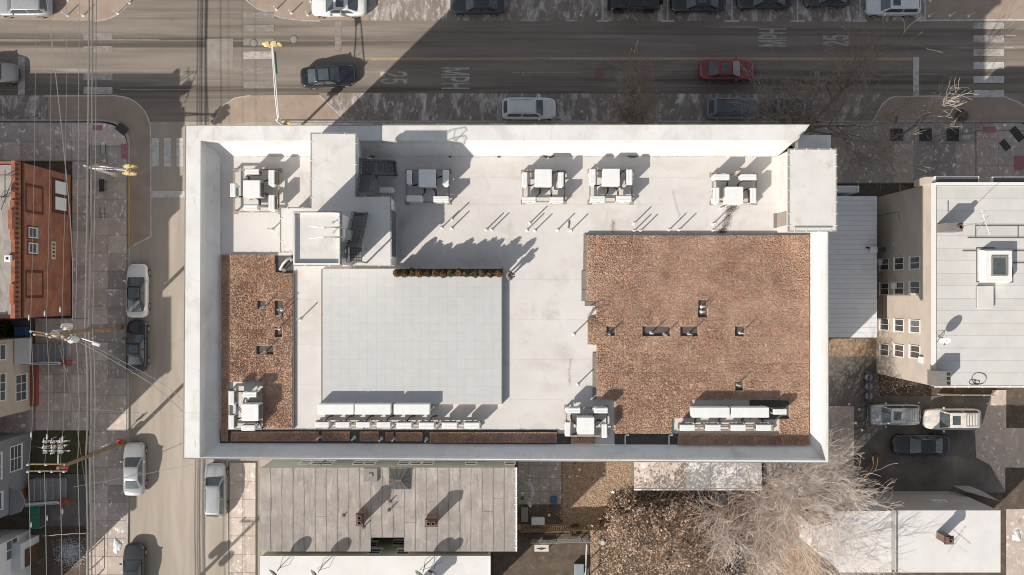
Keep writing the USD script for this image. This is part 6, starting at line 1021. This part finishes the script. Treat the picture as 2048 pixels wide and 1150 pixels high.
tree("brown_leaf_tree", "tree with dry brown leaves filling the yard at the bottom", P(1272, 1000), [((.25, -.35, .8), 4.2, .16), ((.55, -.1, .75), 4.6, .15), ((-.05, -.55, .75), 4.0, .13), ((.6, -.5, .7), 4.8, .14), ((.12, .15, 1), 3.2, .12), ((-.35, -.1, .9), 2.4, .1)], 4, [5, 5, 4, 3], [.65, .6, .65, .7], .0, ("bark", "bark"), 41, leaves=3, rmin=.011)
tree("brown_leaf_tree", "second clump of dry brown leaves and thin stems at the bottom edge", P(1330, 1125), [((.1, -.2, 1), 3.8, .12), ((.5, .1, .8), 3.8, .11), ((-.5, -.1, .9), 3.6, .11), ((0, .5, .9), 3.2, .1)], 4, [5, 5, 4, 3], [.65, .6, .65, .7], .0, ("bark", "bark"), 47, leaves=3, rmin=.011)
# leaf litter
def litter(name, label, poly, dens, z, m, smin=.05, smax=.12):
    g = Polygon([P2(*p) for p in poly]); x0, y0, x1, y1 = g.bounds; n = int(dens * (x1 - x0) * (y1 - y0)); from shapely import contains_xy
    p = nr.uniform((x0, y0), (x1, y1), (n, 2)); p = p[contains_xy(g, p[:, 0], p[:, 1])]; n = len(p); a = nr.uniform(0, 6.28, n); L = nr.uniform(smin, smax, n); u = np.c_[np.cos(a) * L, np.sin(a) * L, nr.uniform(-.02, .03, n)]; w = np.c_[-np.sin(a) * L * .55, np.cos(a) * L * .55, nr.uniform(-.02, .03, n)]; c = np.c_[p, np.full(n, z + .035)]
    V = np.stack([c - u, c + w, c + u, c - w], 1).reshape(-1, 3); o = MB().add(V, np.arange(n)[:, None] * 4 + np.array([[0, 1, 2, 3]])).build(name, K[m]); return tag(o, label, "leaves", None, "stuff")
litter("fallen_leaves", "dry brown leaves scattered over the sunny back yard", [(1120, 925), (1280, 925), (1500, 980), (1560, 1000), (1640, 1180), (1180, 1180), (1180, 1060), (1120, 1050)], 34, .01, "leaf")
litter("fallen_leaves", "brown leaves along the foot of the taupe wall", [(1745, 745), (1860, 775), (1850, 792), (1750, 792)], 16, .02, "leaf")
litter("fallen_leaves", "leaves and litter in the shaded back yard", [(1040, 940), (1125, 930), (1125, 1045), (1040, 1045)], 4, .03, "leaf", .04, .1)
SH = P(2005, 222, .13)
def bush(name, label, c, r, h, n, m, flat=1.0):
    d = nr.normal(size=(n, 3)); d /= np.linalg.norm(d, axis=1)[:, None]; d[:, 2] = abs(d[:, 2]); cen = c + d * (nr.uniform(.2, 1, (n, 1)) ** .5) * [r, r, h]; a = nr.normal(size=(n, 3)) * .05; b = nr.normal(size=(n, 3)) * .05; V = np.stack([cen - a, cen + b, cen + a, cen - b], 1).reshape(-1, 3)
    t = thing(name, label, "shrub", c); MB().add(V, np.arange(n)[:, None] * 4 + np.array([[0, 1, 2, 3]])).build("foliage", K[m], t); st = MB(); [st.tube([c, c + [r * .5 * math.cos(q), r * .5 * math.sin(q), h * .7]], [.025, .01], 4) for q in np.linspace(0, 6.28, 6)]; st.build("stems", K["bark"], t)
bush("bush", "small dark bush on the shaded right pavement kerb extension", P(1922, 232, .02), .55, .6, 900, "twig"); bush("ornamental_grass", "pale green tuft growing along the back yard fence", P(1150, 1060, .03), .55, .8, 700, "lawn"); bush("bush", "dark shrub beside the alley bins at the brick building", P(12, 660, .03), .9, 1.2, 1600, "lawn")

# ------------------------------------------------------------------ yards: fences, bins and clutter
def fence(label, a, b, h, m, pitch=1.9, kind="board", base=.02):
    A, B = P(*a), P(*b); A[2] = B[2] = base; t = thing("fence", label, "fence", A); L = np.linalg.norm(B - A); d = (B - A) / L; n = int(L / pitch) + 1
    for i in range(n + 1): q = A + d * min(L, i * pitch); MB().box(q[0] - .04, q[0] + .04, q[1] - .04, q[1] + .04, base, h + .05).build("post", K["steel"] if kind == "wire" else K[m], t)
    if kind == "wire":
        MB().tube([A + [0, 0, h], B + [0, 0, h]], .03, 6).build("top_rail", K["steel"], t); w = MB(); [w.tube([A + [0, 0, z], B + [0, 0, z]], .008, 3) for z in np.arange(.2, h, .2)]; w.build("mesh", K["steel"], t)
    else:
        k = int(L / .16)
        for i in range(k): q0, q1 = A + d * (L * i / k + .012) + [0, 0, h / 2], A + d * (L * (i + 1) / k - .012) + [0, 0, h / 2]; MB().obox(q0, q1, .025, h - base - .02 + rng.uniform(-.04, .02)).build("board", K[m], t)
    return t
fence("brown board fence across the back yard under the grass tuft", (1042, 1055), (1212, 1050), 1.6, "wood"); fence("white edged wire fence crossing the shaded back yard", (1062, 1078), (1178, 1076), 1.3, "steel", 2.2, "wire"); fence("white wire fence running down to the bottom edge", (1172, 1082), (1168, 1160), 1.3, "steel", 2.0, "wire"); fence("dark wire fence around the front yard of the grey house", (190, 868), (190, 1000), 1.0, "steel", 1.6, "wire", .1); fence("wire fence around the yard of the white house", (186, 1062), (186, 1160), 1.0, "steel", 1.6, "wire", .1); fence("dark board fence beside the round bins", (1729, 742), (1729, 850), 1.2, "steelgrey"); fence("pale board fence along the right drive under the taupe house", (1875, 788), (1982, 789), .9, "cream", 1.8); fence("weathered board fence from the driveway towards the pale tree", (1700, 985), (1752, 905), 1.4, "wood")
def bin_(label, px, py, r, h, m, lid, z=.02): c = P(px, py, h); c[2] = z; t = thing("bin", label, "bin", c); MB().lathe([(0, 0), (r * .8, 0), (r, h - .06), (r * .9, h - .06)], c, 18).build("body", K[m], t, smooth=40); MB().lathe([(r * 1.06, h - .07), (r * 1.06, h - .02), (r * .8, h), (0, h + .02)], c, 18).build("lid", K[lid], t, smooth=40); MB().obox(c + [-.08, 0, h + .04], c + [.08, 0, h + .04], .03, .03).build("handle", K["black"], t)
for y, lab in ((755, "top"), (773, "middle"), (792, "bottom")): bin_(f"{lab} of three round blue grey bins beside the taupe house", 1738, y, .30, .8, "steelgrey", "bluelid")
def boxed(name, label, cat, px, py, w, d, h, m, z=.04, extra=None):
    c = P(px, py, h); c[2] = z; t = thing(name, label, cat, c); MB().hbox(c[0] - w / 2, c[0] + w / 2, c[1] - d / 2, c[1] + d / 2, z, z + h * .88, .03).build("body", K[m], t); MB().hbox(c[0] - w / 2 - .03, c[0] + w / 2 + .03, c[1] - d / 2 - .03, c[1] + d / 2 + .03, z + h * .88 + .002, z + h, .03).build("lid", K[extra or m], t); return t
boxed("plastic_crate", "bright blue crate on the shaded yard paving", "crate", 1108, 1000, .5, .55, .4, "bluebin", .06); boxed("storage_box", "white appliance lying at the yard fence", "appliance", 1076, 1043, 1.1, .6, .5, "white", .04, "unit"); boxed("storage_box", "dark blue bin in the alley beside the brick building", "bin", 40, 662, 1.0, .7, 1.0, "bluebin"); boxed("storage_box", "grey folded couch in the shaded yard", "couch", 1049, 1030, .55, 1.2, .6, "edging", .03); boxed("storage_box", "large dark tub at the bottom of the shaded yard", "tub", 1158, 1140, .8, 1.0, .6, "steelgrey", .03, "bluelid")
boxed("storage_box", "blue container right of the garage", "container", 1520, 990, .5, .6, .7, "bluebin", .02); boxed("storage_box", "grey barrel lid box below the garage gutter", "box", 1442, 999, .55, .55, .6, "edging", .02, "bluelid")
c = P(65, 1035, 1.2); t = thing("green_tarpaulin", "green covered shelter between grey house and white house", "shelter", (c[0], c[1], .1)); a, b = P(60, 1058, 1.6), P(79, 1012, 1.6); MB().box(a[0], b[0], a[1], b[1], 1.55, 1.6).build("cover", K["greenbin"], t); [MB().box(x - .03, x + .03, y - .03, y + .03, .05, 1.549).build("post", K["steel"], t) for x in (a[0] + .05, b[0] - .05) for y in (a[1] + .05, b[1] - .05)]; MB().obox((a[0], (a[1] + b[1]) / 2 - .2, 1.62), (b[0], (a[1] + b[1]) / 2 + .2, 1.62), .05, .03).build("strap", K["wood"], t)
t = thing("plastic_sheet", "crumpled silver plastic sheet lying on the shaded yard paving", "sheet", P(1060, 980, .07)); pts = [P(x, y, .09) for x, y in ((1056, 957), (1058, 966), (1062, 973), (1066, 984), (1064, 994), (1058, 1002), (1060, 1012))]; m = MB()
for a, b in zip(pts[:-1], pts[1:]): 
    for k in range(5): s = rng.random(); q = a + (b - a) * s; w = np.array([rng.uniform(.1, .32), rng.uniform(-.1, .1), 0]); u = (b - a) * .6; m.poly([q - w, q - w * .2 + u * .5 + [0, 0, rng.uniform(.03, .16)], q + w, q + u * .9 + [0, 0, .03]])
m.build("folds", K["tarp"], t)
c = P(1083, 1095, .5); t = thing("garden_table", "pale garden table with dark leaf shaped stain in the shaded yard", "table", (c[0], c[1], .03)); MB().hbox(c[0] - .62, c[0] + .62, c[1] - .3, c[1] + .3, .66, .7, .015).build("table_top", K["coat"][0], t); MB().sheet([(c[0] - .5, c[1] - .02), (c[0], c[1] - .16), (c[0] + .5, c[1] + .02), (c[0], c[1] + .07)], .704).build("stain", K["brickdark"], t); [MB().box(c[0] + sx * .55 - .03, c[0] + sx * .55 + .03, c[1] + sy * .24 - .03, c[1] + sy * .24 + .03, .03, .66).build("leg", K["steel"], t) for sx in (-1, 1) for sy in (-1, 1)]
def scrap(label, x, y, s, m): c = P(x, y, .05); t = thing("litter_scrap", label, "litter", c); mm = MB(); mm.poly([c + [s * math.cos(q) * rng.uniform(.6, 1), s * math.sin(q) * rng.uniform(.6, 1), rng.uniform(0, .08)] for q in np.linspace(0, 6.28, 8)[:-1]]); mm.poly([c + [s * .6 * math.cos(q), s * .6 * math.sin(q), .06 + rng.uniform(0, .06)] for q in np.linspace(0, 6.28, 6)[:-1]]); mm.build("sheet", K[m], t)
for x, y, s, m, lab in ((1159, 939, .17, "white", "white round litter in the shaded yard near the parapet"), (1139, 954, .1, "white", "small white litter left of the round litter in the yard"), (1154, 952, .09, "white", "tiny white litter below the round litter in the yard"), (1207, 946, .14, "cream", "cream litter in the sunny strip near the parapet"), (1226, 984, .2, "white", "white bag in the sunny yard strip"), (1230, 1032, .2, "white", "white torn bag beside the brown leafed tree"), (1045, 996, .25, "greenbin", "green cloth at the row house wall"), (1042, 967, .2, "bluelid", "pale blue cloth at the row house wall"), (1098, 1030, .16, "white", "white scrap beside the white appliance"), (1205, 1085, .35, "insul", "pale broken plastic near the wire fence corner"),
                        (1698, 808, .16, "white", "white bag on the driveway beside the concrete path"), (1718, 818, .14, "white", "white scrap near the silver four wheel drive"), (1711, 846, .2, "white", "white crumpled bag between path and silver four wheel drive"), (1724, 860, .15, "white", "white scrap below the silver four wheel drive"), (1837, 805, .12, "white", "white scrap above the silver four wheel drive"), (1974, 807, .08, "white", "tiny white scrap right of the cream four wheel drive")): scrap(lab, x, y, s, m)
def blob(name, label, x, y, rx, ry, n, m, z=.13): c = P(x, y, z); t = thing(name, label, "snow", c); mm = MB(); R = lambda k: 1 + .2 * math.sin(3 * k + x) + .15 * math.sin(7 * k); A = np.linspace(0, 2 * math.pi, 22, endpoint=False); mm.loft([[c + [rx * s * R(a) * math.cos(a), ry * s * R(a) * math.sin(a), h] for a in A] for s, h in ((1, .004), (.9, .06), (.6, .11), (.25, .14), (.02, .15))]); mm.build("heap", K[m], t, smooth=True)
blob("snow_heap", "melting snow heap on the left pavement above the dark car", 234, 1092, .36, .62, 0, "snow"); blob("snow_heap", "old snow heap on the concrete at the right edge", 2033, 1072, .35, .5, 0, "snow", .03)
n = 1600; c = P(142, 1105, .12); p = np.c_[nr.normal(0, .62, (n, 2)), np.zeros(n)] * [1, .9, 1]; a = nr.uniform(0, 6.28, n); L = nr.uniform(.04, .12, n); u = np.c_[np.cos(a) * L, np.sin(a) * L, nr.uniform(-.01, .05, n)]; w = np.c_[-np.sin(a) * .011, np.cos(a) * .011, np.full(n, .005)]; q = p + c + [0, 0, .05]; V = np.stack([q - u, q + w, q + u, q - w], 1).reshape(-1, 3); tag(MB().add(V, np.arange(n)[:, None] * 4 + np.array([[0, 1, 2, 3]])).build("frosted_grass", K["snow"]), "white frosted tuft of dead grass in the yard of the white house", "grass", None, "stuff")
fence("low wooden edging board in front of the white house", (94, 1072), (178, 1066), .35, "wood", 2.5)
